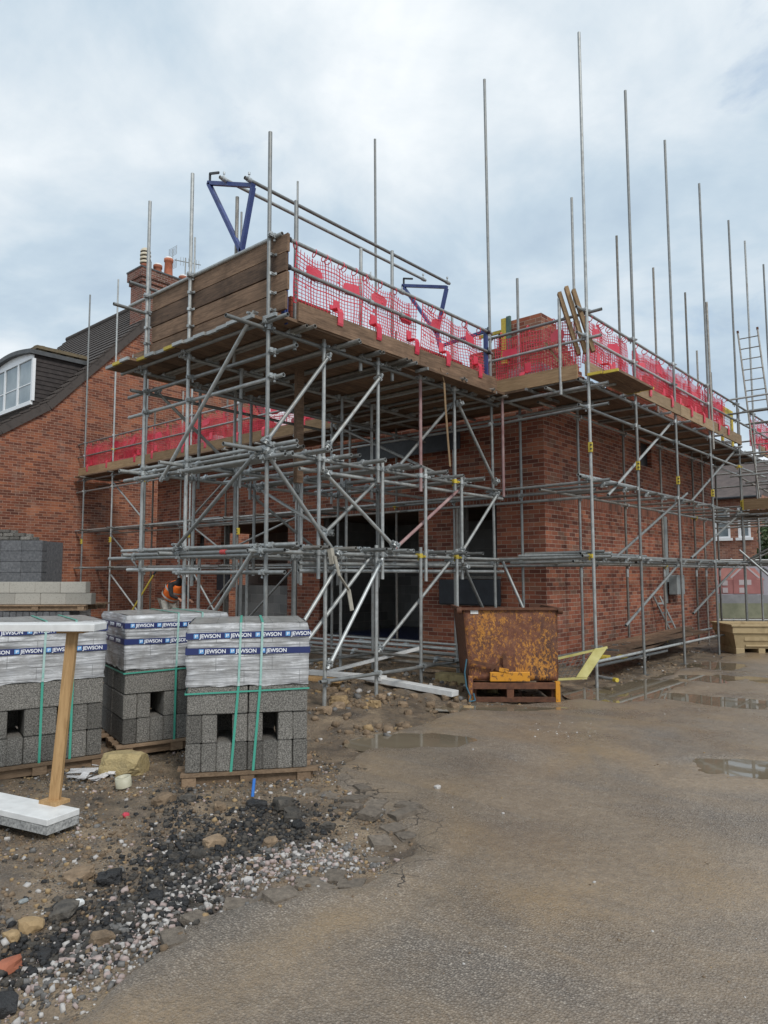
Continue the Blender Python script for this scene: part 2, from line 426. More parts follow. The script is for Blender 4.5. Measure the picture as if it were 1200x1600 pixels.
# ------------------------------------------------------------------ ground
def vnoise(x, y, sc, seed):
    r = np.random.RandomState(seed); T = r.rand(256, 256)
    X = x * sc; Y = y * sc
    i = np.floor(X).astype(int); j = np.floor(Y).astype(int)
    u = X - i; v = Y - j; u = u * u * (3 - 2 * u); v = v * v * (3 - 2 * v)
    a = T[i % 256, j % 256]; b = T[(i + 1) % 256, j % 256]; c = T[i % 256, (j + 1) % 256]; d = T[(i + 1) % 256, (j + 1) % 256]
    return (a * (1 - u) + b * u) * (1 - v) + (c * (1 - u) + d * u) * v - .5
def fbm(x, y, sc, seed, oct=4):
    s = 0; a = 1
    for k in range(oct): s = s + a * vnoise(x, y, sc * 2 ** k, seed + k); a *= .5
    return s
def sstep(t): 
    t = np.clip(t, 0, 1); return t * t * (3 - 2 * t)
# edge of the surviving tarmac, walked from the foreground to the skip; broken ground lies to its left
EDGE = [(3.6, -14), (3.30, -9.86), (3.36, -9.73), (3.21, -9.46), (3.12, -9.12), (3.10, -8.81), (3.2, -8.48), (3.40, -8.19), (3.22, -7.63), (3.05, -7.39), (2.55, -7.15),
        (1.95, -7.05), (1.6, -6.6), (1.2, -5.6), (1.0, -4.2), (1.15, -3.4), (1.55, -2.6), (1.75, -1.2), (1.75, 1.5), (1.7, 5.5), (1.75, 9), (2.4, 14), (2.4, 30)]
POLY = EDGE + [(-60, 30), (-60, -14)]
def sdist(x, y):
    """signed distance to the edge, positive on broken ground"""
    d = np.full(x.shape, 1e9); ins = np.zeros(x.shape, bool)
    n = len(POLY)
    for k in range(n):
        ax, ay = POLY[k]; bx, by = POLY[(k + 1) % n]
        ex, ey = bx - ax, by - ay
        t = np.clip(((x - ax) * ex + (y - ay) * ey) / (ex * ex + ey * ey), 0, 1)
        d = np.minimum(d, np.hypot(x - ax - t * ex, y - ay - t * ey))
        c = ((ay > y) != (by > y)) & (x < (bx - ax) * (y - ay) / (by - ay + 1e-12) + ax)
        ins ^= c
    return np.where(ins, d, -d)
PUD = [(4.35, -4.28, .62, .30, .6, .040), (1.95, -.55, .34, 1.05, -.05, .040), (2.35, .9, .5, .5, 0, .032), (3.0, -1.05, 1.1, .40, .15, .040),
       (1.85, -1.75, .40, .45, .7, .038), (1.20, -3.45, .75, .16, .72, .030), (1.50, -5.45, .30, .5, -.5, .030), (2.0, 2.6, .35, .6, 0, .03), (3.6, 1.3, .8, .5, 0, .03)]
WATER = -.015
def gz(x, y):
    x = np.asarray(x, float); y = np.asarray(y, float)
    s = sdist(x + .12 * fbm(x, y, 2.1, 31, 3), y + .12 * fbm(x, y, 2.1, 41, 3))
    rub = sstep(s / .10)
    far = np.exp(-np.maximum(np.hypot(x - 2, y + 5) - 12, 0) / 20)
    z = .007 * fbm(x, y, .7, 3, 3) * 2 + .0035 * fbm(x, y, 7, 9, 2)
    near = sstep((5.2 + y * -1 - 6.4) / 2.5)              # foreground digging
    ex = rub * (-.030 + .050 * fbm(x, y, 1.6, 12, 4) + .035 * fbm(x, y, 6.5, 21, 3))
    z = z * (1 - rub) + ex
    lip = np.exp(-((s + .10) / .10) ** 2) * .018 * sstep((-y - 6.6) / 1.0)
    z = z + lip
    bank = sstep((x + 5) / 2.5) * sstep((.95 - x) / .9) * sstep((y + 6.2) / .9) * sstep((1.0 - y) / 1.0)
    z = z + rub * bank * (.10 + .05 * fbm(x, y, 3, 55, 4) + .04 * fbm(x, y, 9, 65, 2))
    for px, py, a, b, th, dp in PUD:
        c, sn = math.cos(th), math.sin(th)
        u = (x - px) * c + (y - py) * sn; v = -(x - px) * sn + (y - py) * c
        rr = np.hypot(u / a, v / b) + .55 * fbm(x, y, 2.6, 77, 4)
        z = z - dp * 1.15 * sstep((1.25 - rr) / .7)
    return z * np.clip(far, .15, 1), rub
def gz1(x, y): return float(gz(np.array([x]), np.array([y]))[0][0])

def axis_pts(segs):
    out = []
    for a, b, st in segs:
        n = max(1, int(round((b - a) / st))); out += list(np.linspace(a, b, n, endpoint=False))
    return np.array(out + [segs[-1][1]])
gx = axis_pts([(-600, -60, 60), (-60, -16, 4), (-16, -4, .35), (-4, -.6, .07), (-.6, 4.2, .026), (4.2, 6.8, .045), (6.8, 12, .25), (12, 60, 4), (60, 600, 60)])
gy = axis_pts([(-60, -14, 6), (-14, -10.6, .35), (-10.6, -6.2, .026), (-6.2, -2.5, .04), (-2.5, 3, .07), (3, 16, .3), (16, 60, 4), (60, 900, 70)])
GX, GY = np.meshgrid(gx, gy, indexing='ij')
GZ, RUB = gz(GX.ravel(), GY.ravel())
nx, ny = len(gx), len(gy)
co = np.stack([GX.ravel(), GY.ravel(), GZ], 1).astype(np.float32)
ii, jj = np.meshgrid(np.arange(nx - 1), np.arange(ny - 1), indexing='ij')
a0 = (ii * ny + jj).ravel()
quads = np.stack([a0, a0 + ny, a0 + ny + 1, a0 + 1], 1).astype(np.int32)
me = bpy.data.meshes.new('ground')
me.vertices.add(len(co)); me.vertices.foreach_set('co', co.ravel())
me.loops.add(quads.size); me.loops.foreach_set('vertex_index', quads.ravel())
me.polygons.add(len(quads)); me.polygons.foreach_set('loop_start', np.arange(0, quads.size, 4, dtype=np.int32))
me.polygons.foreach_set('use_smooth', np.ones(len(quads), bool))
me.update(calc_edges=True)
SD = sdist(GX.ravel(), GY.ravel())
EDG = (np.exp(-((SD + .28 + .25 * fbm(GX.ravel(), GY.ravel(), .9, 91, 3)) / .26) ** 2) * np.clip(.65 + .9 * fbm(GX.ravel(), GY.ravel(), 1.4, 95, 4), 0, 1)).astype(np.float32)
def dline(line, x, y):
    d = np.full(x.shape, 1e9)
    for (ax, ay), (bx, by) in zip(line[:-1], line[1:]):
        ex, ey = bx - ax, by - ay; t = np.clip(((x - ax) * ex + (y - ay) * ey) / (ex * ex + ey * ey), 0, 1)
        d = np.minimum(d, np.hypot(x - ax - t * ex, y - ay - t * ey))
    return d
TARL = [(2.69, -9.85), (2.72, -9.4), (2.55, -9.11), (2.6, -8.8), (2.1, -8.6), (2.3, -8.2), (2.45, -8.0), (2.1, -7.75)]
xx_, yy_ = GX.ravel(), GY.ravel()
TARM = np.clip(1.15 - dline(TARL, xx_, yy_) / .30 + .9 * fbm(xx_, yy_, 3.2, 121, 4), 0, 1).astype(np.float32)
LIP = (np.exp(-((SD + .10) / .16) ** 2) * np.clip(.75 + 1.1 * fbm(xx_, yy_, 1.2, 131, 3), 0, 1) * (yy_ < -6.5)).astype(np.float32)
at = me.attributes.new('lip', 'FLOAT', 'POINT'); at.data.foreach_set('value', LIP)
at = me.attributes.new('tar', 'FLOAT', 'POINT'); at.data.foreach_set('value', TARM)
at = me.attributes.new('edge', 'FLOAT', 'POINT'); at.data.foreach_set('value', EDG)
at = me.attributes.new('rubble', 'FLOAT', 'POINT'); at.data.foreach_set('value', RUB.astype(np.float32))
def ground_mat():
    m, nt, b = newmat('wet_tarmac_and_mud'); g = G(nt); p = g.pos()
    rub = g.n('ShaderNodeAttribute', attribute_name='rubble').outputs['Fac']
    # tarmac: dark binder, pale worn stones, film of mud
    cell = g.n('ShaderNodeTexVoronoi', {'Vector': p, 'Scale': 88.0})
    stone = g.n('ShaderNodeSeparateColor', {0: cell.outputs['Color']}).outputs
    agg = g.ramp(stone[0], [(0, (.168, .143, .120)), (.5, (.272, .234, .197)), (.88, (.375, .325, .272)), (1, (.50, .44, .37))])
    agg = g.mix(g.ramp(cell.outputs['Distance'], [(.3, 0.0), (.6, .75)]), agg, (.095, .084, .075))
    speck = g.n('ShaderNodeTexVoronoi', {'Vector': p, 'Scale': 42.0})
    sp = g.math('LESS_THAN', speck.outputs['Distance'], .13)
    sp = g.math('MULTIPLY', sp, g.math('GREATER_THAN', g.n('ShaderNodeSeparateColor', {0: speck.outputs['Color']}).outputs[1], .93))
    agg = g.mix(sp, agg, (.36, .32, .27))
    mudn = g.noise(g.scale(p, (1, 1, 1)), .55, 7, .62, dist=.6)
    mud = g.ramp(mudn, [(.39, .12), (.58, .95)])
    fn = g.noise(p, 16, 7, .68)
    mudc = g.ramp(fn, [(.25, (.205, .150, .100)), (.55, (.315, .236, .160)), (.8, (.43, .335, .235))])
    edge_ = g.n('ShaderNodeAttribute', attribute_name='edge').outputs['Fac']
    ochre = g.math('MAXIMUM', g.ramp(g.noise(p, .8, 5, .6), [(.50, 0.0), (.66, .7)]), g.math('MULTIPLY', edge_, .8))
    mudc = g.mix(ochre, mudc, (.36, .245, .130))
    tv = g.n('ShaderNodeMapping', {'Vector': p, 'Rotation': (0, 0, R(-62)), 'Scale': (.16, 1.9, 1)}).outputs[0]
    tyre = g.ramp(g.noise(tv, 1.0, 5, .6, dist=.5), [(.45, 0.0), (.62, .75)])
    mud = g.math('MAXIMUM', mud, tyre)
    mf = g.math('MULTIPLY', g.math('MAXIMUM', mud, edge_), g.ramp(g.noise(p, 48, 5, .7), [(.28, .35), (.55, .95)]))
    road = g.mix(mf, agg, mudc)
    # broken ground: soil, sand, tar crumbs
    sn = g.noise(p, 2.3, 8, .7)
    soil = g.ramp(sn, [(.28, (.048, .039, .031)), (.42, (.125, .093, .065)), (.56, (.24, .176, .115)), (.72, (.36, .268, .168))])
    g2 = g.n('ShaderNodeTexVoronoi', {'Vector': p, 'Scale': 70.0})
    gc = g.n('ShaderNodeSeparateColor', {0: g2.outputs['Color']}).outputs
    grit = g.ramp(gc[0], [(.55, (.04, .034, .028)), (.72, (.13, .10, .07)), (.9, (.30, .26, .21)), (1, (.42, .38, .33))])
    soil = g.mix(g.math('MULTIPLY', g.n('ShaderNodeAttribute', attribute_name='tar').outputs['Fac'], .85), soil, g.ramp(sn, [(.3, (.010, .0095, .009)), (.7, (.040, .036, .032))]))
    gm = g.math('MULTIPLY', g.math('LESS_THAN', g2.outputs['Distance'], .42), g.ramp(g.noise(p, 5, 4), [(.40, .15), (.62, .95)]))
    soil = g.mix(gm, soil, grit)
    rn = g.math('ADD', rub, g.math('MULTIPLY_ADD', g.noise(p, 14, 5, .7), .7, -.35))
    rm = g.ramp(rn, [(.42, 0.0), (.58, 1.0)])
    col = g.mix(rm, road, soil)
    ck = g.n('ShaderNodeTexVoronoi', {'Vector': g.mix(.12, p, g.noise(p, 5, 4, out='Color')), 'Scale': 5.5}, feature='DISTANCE_TO_EDGE').outputs['Distance']
    lip_ = g.n('ShaderNodeAttribute', attribute_name='lip').outputs['Fac']
    crack = g.math('MULTIPLY', g.math('LESS_THAN', ck, g.math('MULTIPLY', lip_, .026)), g.math('GREATER_THAN', lip_, .45))
    col = g.mix(g.math('MULTIPLY', crack, .85), col, (.025, .022, .019))
    wet = g.ramp(g.noise(p, .9, 6, .6), [(.35, 0.0), (.65, 1.0)])
    col = g.mix(g.math('MULTIPLY', wet, .30), col, (.085, .069, .055))
    rough = g.math('MULTIPLY_ADD', wet, -.26, .47)
    rough = g.math('ADD', rough, g.math('MULTIPLY_ADD', g.noise(p, 60, 4), .25, -.12))
    rough = g.math('ADD', rough, g.math('MULTIPLY', rm, .18), clamp=True)
    g.set(b, Base_Color=col, Roughness=rough)
    b.inputs['Specular IOR Level'].default_value = .55
    h = g.math('ADD', g.math('MULTIPLY', g.math('SUBTRACT', 1.0, cell.outputs['Distance']), g.math('MULTIPLY_ADD', mf, -.6, .8)), g.math('MULTIPLY', fn, .9))
    h = g.math('ADD', h, g.math('MULTIPLY', g.noise(p, 7, 5), 1.2))
    h = g.math('ADD', h, g.math('MULTIPLY', gm, g.math('MULTIPLY', rm, 1.2)))
    g.set(b, Normal=g.bump(h, .70, .014))
    return m
me.materials.append(ground_mat())
ground = bpy.data.objects.new('ground', me); COL.objects.link(ground); tag(ground, kind='structure')

def water_mat():
    m, nt, b = newmat('muddy_puddle_water'); g = G(nt); p = g.pos()
    g.set(b, Base_Color=g.ramp(g.noise(p, 1.5, 4), [(.3, (.150, .120, .083)), (.7, (.21, .172, .122))]), Roughness=.025,
          Normal=g.bump(g.noise(p, 5, 2), .02, .01))
    b.inputs['IOR'].default_value = 1.36; b.inputs['Specular IOR Level'].default_value = .6
    return m
M['water'] = water_mat()
for k, (px, py, a, b_, th, dp) in enumerate(PUD):
    mb = MB(); n = 40
    ring = [(px + math.cos(th) * 1.5 * a * math.cos(t) - math.sin(th) * 1.5 * b_ * math.sin(t), py + math.sin(th) * 1.5 * a * math.cos(t) + math.cos(th) * 1.5 * b_ * math.sin(t)) for t in [2 * PI * i / n for i in range(n)]]
    mb.add([(x, y, WATER + .0004 * k) for x, y in ring], [tuple(range(n))])
    o = obj('puddle', mb, M['water']); tag(o, kind='structure')

# ------------------------------------------------------------------ loose stones
def ico(sub):
    bm = bmesh.new(); bmesh.ops.create_icosphere(bm, subdivisions=sub, radius=1)
    v = np.array([x.co[:] for x in bm.verts]); f = np.array([[y.index for y in x.verts] for x in bm.faces]); bm.free()
    return v, f
ICV, ICF = ico(1)
IV0 = np.array([(-.85, -.8, -.7), (.9, -.75, -.75), (.8, .9, -.65), (-.75, .85, -.8), (-.7, -.65, .6), (.6, -.8, .75), (.75, .6, .55), (-.6, .8, .7), (0, 0, 1.05), (1.1, .1, 0), (-1.05, 0, .1)])
IF0 = np.array([(0, 2, 1), (0, 3, 2), (0, 1, 5), (0, 5, 4), (2, 3, 7), (2, 7, 6), (4, 5, 8), (5, 6, 8), (6, 7, 8), (7, 4, 8), (1, 2, 9), (2, 6, 9), (6, 5, 9), (5, 1, 9), (3, 0, 10), (0, 4, 10), (4, 7, 10), (7, 3, 10)])
rs = np.random.RandomState(5)
def scatter_mesh(name, pts, sizes, mats, weights, seed, sink=.25, flat=.7, label=None, cat=None, ang=True):
    IV1, IF1 = (IV0, IF0) if ang else (ICV, ICF)
    r = np.random.RandomState(seed); n = len(pts)
    zz, _ = gz(pts[:, 0], pts[:, 1])
    nv = len(IV1); V = np.empty((n, nv, 3), np.float32)
    for k in range(n):
        s = sizes[k] * (1 + .35 * (r.rand(3) - .5) * 2) * np.array([1, 1, flat])
        v = IV1 * (1 + .42 * (r.rand(nv, 1) - .5)) * s
        v = np.sign(v) * np.minimum(np.abs(v), s * .84)
        a, t = r.rand() * 6.28, (r.rand() - .5) * 1.0
        ca, sa, ct, st = math.cos(a), math.sin(a), math.cos(t), math.sin(t)
        x, y, z = v[:, 0], v[:, 1] * ct - v[:, 2] * st, v[:, 1] * st + v[:, 2] * ct
        V[k, :, 0] = x * ca - y * sa + pts[k, 0]; V[k, :, 1] = x * sa + y * ca + pts[k, 1]; V[k, :, 2] = z + zz[k] + s[2] * (1 - 2 * sink) * .8
    F = (IF1[None] + (np.arange(n) * nv)[:, None, None]).reshape(-1, 3).astype(np.int32)
    me = bpy.data.meshes.new(name)
    me.vertices.add(n * nv); me.vertices.foreach_set('co', V.ravel())
    me.loops.add(F.size); me.loops.foreach_set('vertex_index', F.ravel())
    me.polygons.add(len(F)); me.polygons.foreach_set('loop_start', np.arange(0, F.size, 3, dtype=np.int32))
    for mm in mats: me.materials.append(mm)
    mi = np.repeat(r.choice(len(mats), n, p=np.array(weights) / sum(weights)), len(IF1)).astype(np.int32)
    me.polygons.foreach_set('material_index', mi)
    me.update(calc_edges=True)
    o = bpy.data.objects.new(name, me); COL.objects.link(o)
    return tag(o, label, cat, None, 'stuff')
def along(line, n, sd, seed):
    r = np.random.RandomState(seed); L = np.array(line); seg = np.hypot(*(L[1:] - L[:-1]).T); k = r.choice(len(seg), n, p=seg / seg.sum())
    t = r.rand(n, 1); return L[k] * (1 - t) + L[k + 1] * t + r.randn(n, 2) * sd
def inside(p): return sdist(p[:, 0], p[:, 1])
def sizes(n, lo, hi, seed, pw=3): return lo + (hi - lo) * np.random.RandomState(seed).rand(n) ** pw
GRAV = [(3.03, -9.95), (3.0, -9.65), (2.82, -9.28), (2.70, -8.86), (2.70, -8.45), (2.80, -8.22), (3.02, -8.05), (2.95, -7.9)]
p = along(GRAV, 2800, .15, 1); p = p[inside(p) > .03]
scatter_mesh('gravel', p, sizes(len(p), .004, .017, 2, 2.5), [M['limestone'], M['pinkstone'], M['greystone']], [4, 3, 4], 3, .2, .75,
             'pale limestone gravel spilled along the broken tarmac edge', 'gravel')
p = np.concatenate([along([(2.69, -9.85), (2.72, -9.4), (2.55, -9.11), (2.6, -8.8), (2.1, -8.6), (2.3, -8.2), (2.45, -8.0), (2.1, -7.75)], 6500, .17, 4),
                    along([(1.2, -8.0), (1.7, -8.3), (2.1, -7.9)], 700, .12, 14)]); p = p[inside(p) > .02]
scatter_mesh('tarmac_crumbs', p, sizes(len(p), .003, .021, 5, 4), [M['tar'], M['tarmac']], [3, 2], 6, .3, .8, 'black tar crumbs strewn over the dug-up strip', 'rubble')
r5 = np.random.RandomState(50)
p = np.stack([r5.uniform(-.2, 3.4, 32000), r5.uniform(-10.2, -6.4, 32000)], 1); p = p[(inside(p) > .0) & (fbm(p[:, 0], p[:, 1], 1.7, 101, 4) + .28 * r5.randn(len(p)) > -.03)]
scatter_mesh('small_stones', p, sizes(len(p), .003, .019, 7, 5), [M['limestone'], M['ochrestone'], M['greystone'], M['clod'], M['pinkstone'], M['tarmac']], [1.6, 2.2, 3, 9, 1.2, 4], 8, .3, .75,
             'mixed small stones covering the brown soil in the foreground', 'stones')
p = np.stack([r5.uniform(-3.5, 1.2, 15000), r5.uniform(-6.4, -2.2, 15000)], 1); p = p[(inside(p) > .05) & (fbm(p[:, 0], p[:, 1], 1.9, 111, 4) + .25 * r5.randn(len(p)) > .06)]
scatter_mesh('rubble_stones', p, sizes(len(p), .004, .055, 9, 7), [M['clod'], M['ochrestone'], M['greystone'], M['limestone']], [9, 1.6, 2, .5], 10, .3, .7,
             'brown stony rubble heaped below the scaffold', 'rubble')
p = np.stack([r5.uniform(-2.5, 1.7, 2200), r5.uniform(-2.2, 9, 2200)], 1); p = p[inside(p) > .05]
scatter_mesh('yard_stones', p, sizes(len(p), .006, .035, 19, 4), [M['clod'], M['greystone'], M['limestone']], [5, 3, .6], 20, .3, .7,
             'scattered stones on the mud along the brick wall', 'stones')
p = np.stack([r5.uniform(1.2, 6.0, 900), r5.uniform(-8.8, 3, 900)], 1); p = p[inside(p) < -.05]
scatter_mesh('road_grit', p, sizes(len(p), .002, .010, 29, 4), [M['limestone'], M['ochrestone'], M['clod']], [3, 3, 3], 30, .3, .7, 'loose grit scattered over the wet tarmac', 'grit')
p = along([(2.3, -4.4), (2.5, -4.0), (2.36, -3.85)], 60, .13, 70)
scatter_mesh('mortar_crumbs', p, sizes(len(p), .002, .009, 71, 3), [M['white_paint'], M['limestone']], [2, 1], 72, .35, .5, 'white mortar crumbs spilled on the tarmac before the rusty skip', 'mortar')

def lump(name, x, y, s, mat, seed, label, cat, group=None, sink=.3, sub=3, rough=.35, rz=None, boxy=.8):
    bm = bmesh.new(); bmesh.ops.create_icosphere(bm, subdivisions=sub, radius=1)
    q = Vector((seed * 3.7, seed * 1.3, seed * .7))
    for v in bm.verts:
        c = v.co.copy()
        d = 1 + rough * (mnoise.noise(c * 1.1 + q) + .5 * mnoise.noise(c * 2.6 + q) + .3 * mnoise.noise(c * 6 + q))
        c = c * d
        c = Vector([math.copysign(min(abs(k), boxy), k) for k in c])
        v.co = Vector((c.x * s[0], c.y * s[1], c.z * s[2]))
    me = bpy.data.meshes.new(name); bm.to_mesh(me); bm.free(); me.materials.append(mat)
    o = bpy.data.objects.new(name, me); COL.objects.link(o)
    o.location = (x, y, gz1(x, y) + s[2] * (1 - 2 * sink) * .8); o.rotation_euler = ((rnd.random() - .5) * .25, (rnd.random() - .5) * .25, rnd.random() * 6 if rz is None else rz)
    return tag(o, label, cat, group)
SL = 'flat broken slab of old tarmac along the ragged tarmac edge'
for k, (x, y, a, b_, h) in enumerate([(3.02, -8.77, .10, .07, .030), (3.06, -8.60, .12, .09, .028), (3.17, -8.40, .13, .09, .030), (3.28, -8.24, .09, .07, .028), (3.05, -8.34, .08, .06, .025),
                                     (2.98, -7.66, .10, .08, .035), (3.03, -7.47, .08, .07, .03), (2.30, -7.17, .15, .10, .03), (2.52, -7.22, .12, .09, .03), (2.1, -7.24, .10, .08, .03),
                                     (3.02, -9.02, .09, .06, .03), (2.82, -7.24, .12, .08, .03), (2.66, -7.40, .10, .08, .03), (1.9, -7.3, .11, .08, .025), (3.16, -8.62, .10, .07, .028), (3.12, -8.2, .09, .07, .03), (3.10, -9.2, .10, .06, .03), (2.9, -7.45, .09, .07, .03), (2.74, -7.1, .10, .07, .03), (2.45, -7.38, .09, .06, .03), (3.12, -7.85, .08, .06, .03), (2.2, -7.0, .09, .06, .025)]):
    lump('tarmac_slab', x, y, (a * 1.25, b_ * 1.25, h), M['slab'], k + 1, SL, 'tarmac slab', 'broken tarmac slabs', .46, 4, .40, None, .66)
LL = 'dark lump of dug-up tarmac lying among the crumbs'
for k, (x, y, a, h) in enumerate([(2.05, -7.66, .13, .07), (1.86, -7.75, .11, .06), (1.30, -8.15, .12, .08), (1.42, -8.03, .09, .05), (2.21, -9.04, .10, .07), (2.83, -9.40, .08, .05),
                                  (2.44, -9.39, .11, .045), (2.98, -9.87, .09, .05), (2.05, -9.14, .13, .045), (2.25, -7.75, .12, .06), (2.42, -7.85, .08, .05), (2.2, -8.35, .10, .06),
                                  (2.33, -8.55, .07, .05), (2.62, -9.0, .07, .05), (1.7, -7.95, .08, .05), (2.6, -7.75, .07, .045), (2.75, -9.62, .06, .04), (2.5, -8.15, .07, .05)]):
    lump('tarmac_lump', x, y, (a * .8, a * .62, h * .8), [M['tarmac'], M['tar'], M['clod']][k % 3 if k % 3 else 0], k + 31, LL, 'tarmac lump', 'dug-up tarmac lumps', .3, 3, .5)
CL = 'brown clod of soil and clay in the rubble below the scaffold'
for k, (x, y, a, h) in enumerate([(-.15, -4.9, .17, .12), (-.35, -4.72, .15, .11), (.02, -5.1, .14, .09), (-.6, -4.6, .13, .09), (.25, -4.7, .10, .07), (.35, -4.3, .09, .06), (.55, -4.0, .10, .07), (.72, -3.75, .12, .09),
                                  (.85, -3.62, .10, .07), (-.1, -4.2, .09, .06), (.1, -5.4, .12, .08), (.45, -3.55, .08, .06), (-.9, -4.2, .12, .08), (.6, -4.5, .07, .05), (.9, -4.0, .07, .05), (.2, -3.9, .08, .05)]):
    lump('soil_clod', x, y, (a * .85, a * .68, h * .8), M['clod'] if k % 4 else M['ochrestone'], k + 61, CL, 'clod', 'soil clods below the scaffold', .25, 3, .5)
for (x, y, a, mt, lb, ct) in [(2.36, -9.30, (.05, .035, .022), 'white_paint', 'small white plaster fragment among the ochre stones', 'plaster fragment'),
                          (2.72, -9.76, (.07, .05, .035), 'terracotta', 'orange clay pipe fragment at the corner of the dug-up strip', 'clay fragment'),
                          (2.44, -9.55, (.07, .06, .04), 'ochrestone', 'ochre cobble beside the white plaster fragment', 'cobble'),
                          (2.50, -9.66, (.05, .035, .03), 'ochrestone', 'yellow cobble nearest the orange clay fragment', 'cobble'),
                          (2.12, -9.46, (.03, .02, .012), 'grey_plastic', 'blue-grey slate chip on the ochre soil', 'slate chip'),
                          (1.30, -8.45, (.045, .03, .02), 'net', 'crumpled pink and white wrapper below the cream tape roll', 'wrapper'),
                          (2.80, -8.55, (.045, .03, .02), 'limestone', 'large pale limestone lying apart in the gravel strip', 'stone'),
                          (2.62, -6.60, (.03, .03, .02), 'limestone', 'single pale stone on bare wet tarmac', 'stone')]:
    lump('fragment' if 'cobble' not in lb else 'cobble', x, y, a, M[mt], int(x * 10 + y * -7), lb, ct, None, .3, 2, .35)
lump('sandstone_block', .33, -7.93, (.24, .18, .135), M['stone_y'], 91, 'yellow mossy sandstone block in front of the strapped block packs', 'stone block', None, .12, 4, .22, .55, .74)

# ------------------------------------------------------------------ walls with openings
def grid_wall(mb, along_axis, u0, u1, z0, z1, w0, w1, holes=(), top=None, mi=0, extra=()):
    """wall of thickness w0..w1 running along x or y; holes are (u0,u1,z0,z1); top(u) gives the built height"""
    us = sorted(set([u0, u1] + [h for q in holes for h in q[:2]] + list(extra))); us = [u for u in us if u0 <= u <= u1]
    zs = set([z0, z1] + [h for q in holes for h in q[2:]])
    if top: zs |= set(min(top((a + b) / 2), z1) for a, b in zip(us[:-1], us[1:]))
    zs = sorted(z for z in zs if z0 <= z <= z1)
    nu, nz = len(us) - 1, len(zs) - 1
    def solid(i, j):
        if i < 0 or j < 0 or i >= nu or j >= nz: return False
        u = (us[i] + us[i + 1]) / 2; z = (zs[j] + zs[j + 1]) / 2
        if top and z > top(u): return False
        return not any(a < u < b and c < z < d for a, b, c, d in holes)
    def P(u, w, z): return (u, w, z) if along_axis == 'x' else (w, u, z)
    for i in range(nu):
        for j in range(nz):
            if not solid(i, j): continue
            a, b, c, d = us[i], us[i + 1], zs[j], zs[j + 1]
            for w in (w0, w1): mb.add([P(a, w, c), P(b, w, c), P(b, w, d), P(a, w, d)], [(0, 1, 2, 3)], mi)
            if not solid(i - 1, j): mb.add([P(a, w0, c), P(a, w1, c), P(a, w1, d), P(a, w0, d)], [(0, 1, 2, 3)], mi)
            if not solid(i + 1, j): mb.add([P(b, w0, c), P(b, w1, c), P(b, w1, d), P(b, w0, d)], [(0, 1, 2, 3)], mi)
            if not solid(i, j - 1): mb.add([P(a, w0, c), P(a, w1, c), P(b, w1, c), P(b, w0, c)], [(0, 1, 2, 3)], mi)
            if not solid(i, j + 1): mb.add([P(a, w0, d), P(a, w1, d), P(b, w1, d), P(b, w0, d)], [(0, 1, 2, 3)], mi)
    bm = bmesh.new()
    return mb

nb = thing('unfinished_house', 'roofless new red brick house wrapped in scaffolding', 'house', (-6, 4.7, 0))
FH = [(-9.45, -6.79, .30, 2.925), (-5.69, -2.82, .30, 2.925), (-1.80, -.99, 1.60, 2.925), (-11.0, -10.35, 1.45, 2.1), (-10.55, -10.2, 2.35, 2.7)]
def top_front(x):
    if x < -3.2: return 5.175
    if x < -1.55: return 5.55
    if x < -.9: return 5.85
    if x < -.68: return 6.15
    return 6.30
mb = grid_wall(MB(), 'x', -12.6, 0, -.3, 6.30, 0, .115, FH, top_front, extra=(-3.2, -1.55, -.9, -.68))
obj('front_wall', mb, M['brick'], nb)
def top_side(y):
    if y < .45: return 6.30
    if y < 2.0: return 6.30 - .075 * (1 + int((y - .45) / .112))
    if y < 4.1: return 5.25
    if y < 4.95: return 5.25 + .075 * (1 + int((y - 4.1) / .066))
    return 6.225
ex = [.45 + .112 * k for k in range(15)] + [4.1 + .066 * k for k in range(14)] + [.45, 2.0, 4.1, 4.95]
mb = grid_wall(MB(), 'y', .115, 9.45, -.3, 6.30, -.115, 0, [(4.40, 5.05, 4.06, 4.62), (5.5, 5.95, .95, 3.0)], top_side, extra=ex)
obj('side_wall', mb, M['brick'], nb)
# inner leaf, floors, cross wall
mb = grid_wall(MB(), 'x', -12.45, -.25, -.2, 5.1, .19, .30, [(a - .02, b + .02, c, d) for a, b, c, d in FH], None)
mb = grid_wall(mb, 'y', .31, 9.3, -.2, 5.1, -.30, -.19, [], None)
obj('inner_leaf', mb, M['block_int'], nb)
mb = MB(); mb.box2((-12.4, .31, .20), (-.31, 9.2, .30)); obj('floor_slab', mb, M['greystone'], nb)
mb = MB(); mb.box2((-12.4, .31, 2.93), (-.31, 9.2, 3.15)); obj('upper_floor', mb, M['board_x'], nb)  # unseen slab, added to block the sky and keep the openings below dark
mb = MB(); grid_wall(mb, 'x', -12.4, -.32, .30, 2.92, 3.2, 3.3, [(-8.4, -7.4, .30, 2.3), (-1.9, -1.0, .30, 2.3)]); obj('cross_wall', mb, M['block_int'], nb)
mb = MB(); grid_wall(mb, 'y', .32, 3.19, .30, 2.92, -6.3, -6.2, []); obj('cross_wall', mb, M['block_int'], nb)
mb = MB(); mb.box2((-9.36, .50, .305), (-6.9, .60, 1.35)); obj('block_infill', mb, M['block_int'], nb)
mb = MB(); mb.box2((-5.6, .32, .304), (-2.9, 2.9, .309)); tag(obj('damp_membrane', mb, plain('blue_membrane', (.012, .018, .06), .4), nb), 'dark blue membrane on the floor')
mb = MB(); mb.box2((-12.595, -.003, 2.925), (.003, .02, 3.15)); mb.box2((-.02, .02, 2.925), (.003, 9.44, 3.15)); obj('soldier_course', mb, M['brick_soldier'], nb)
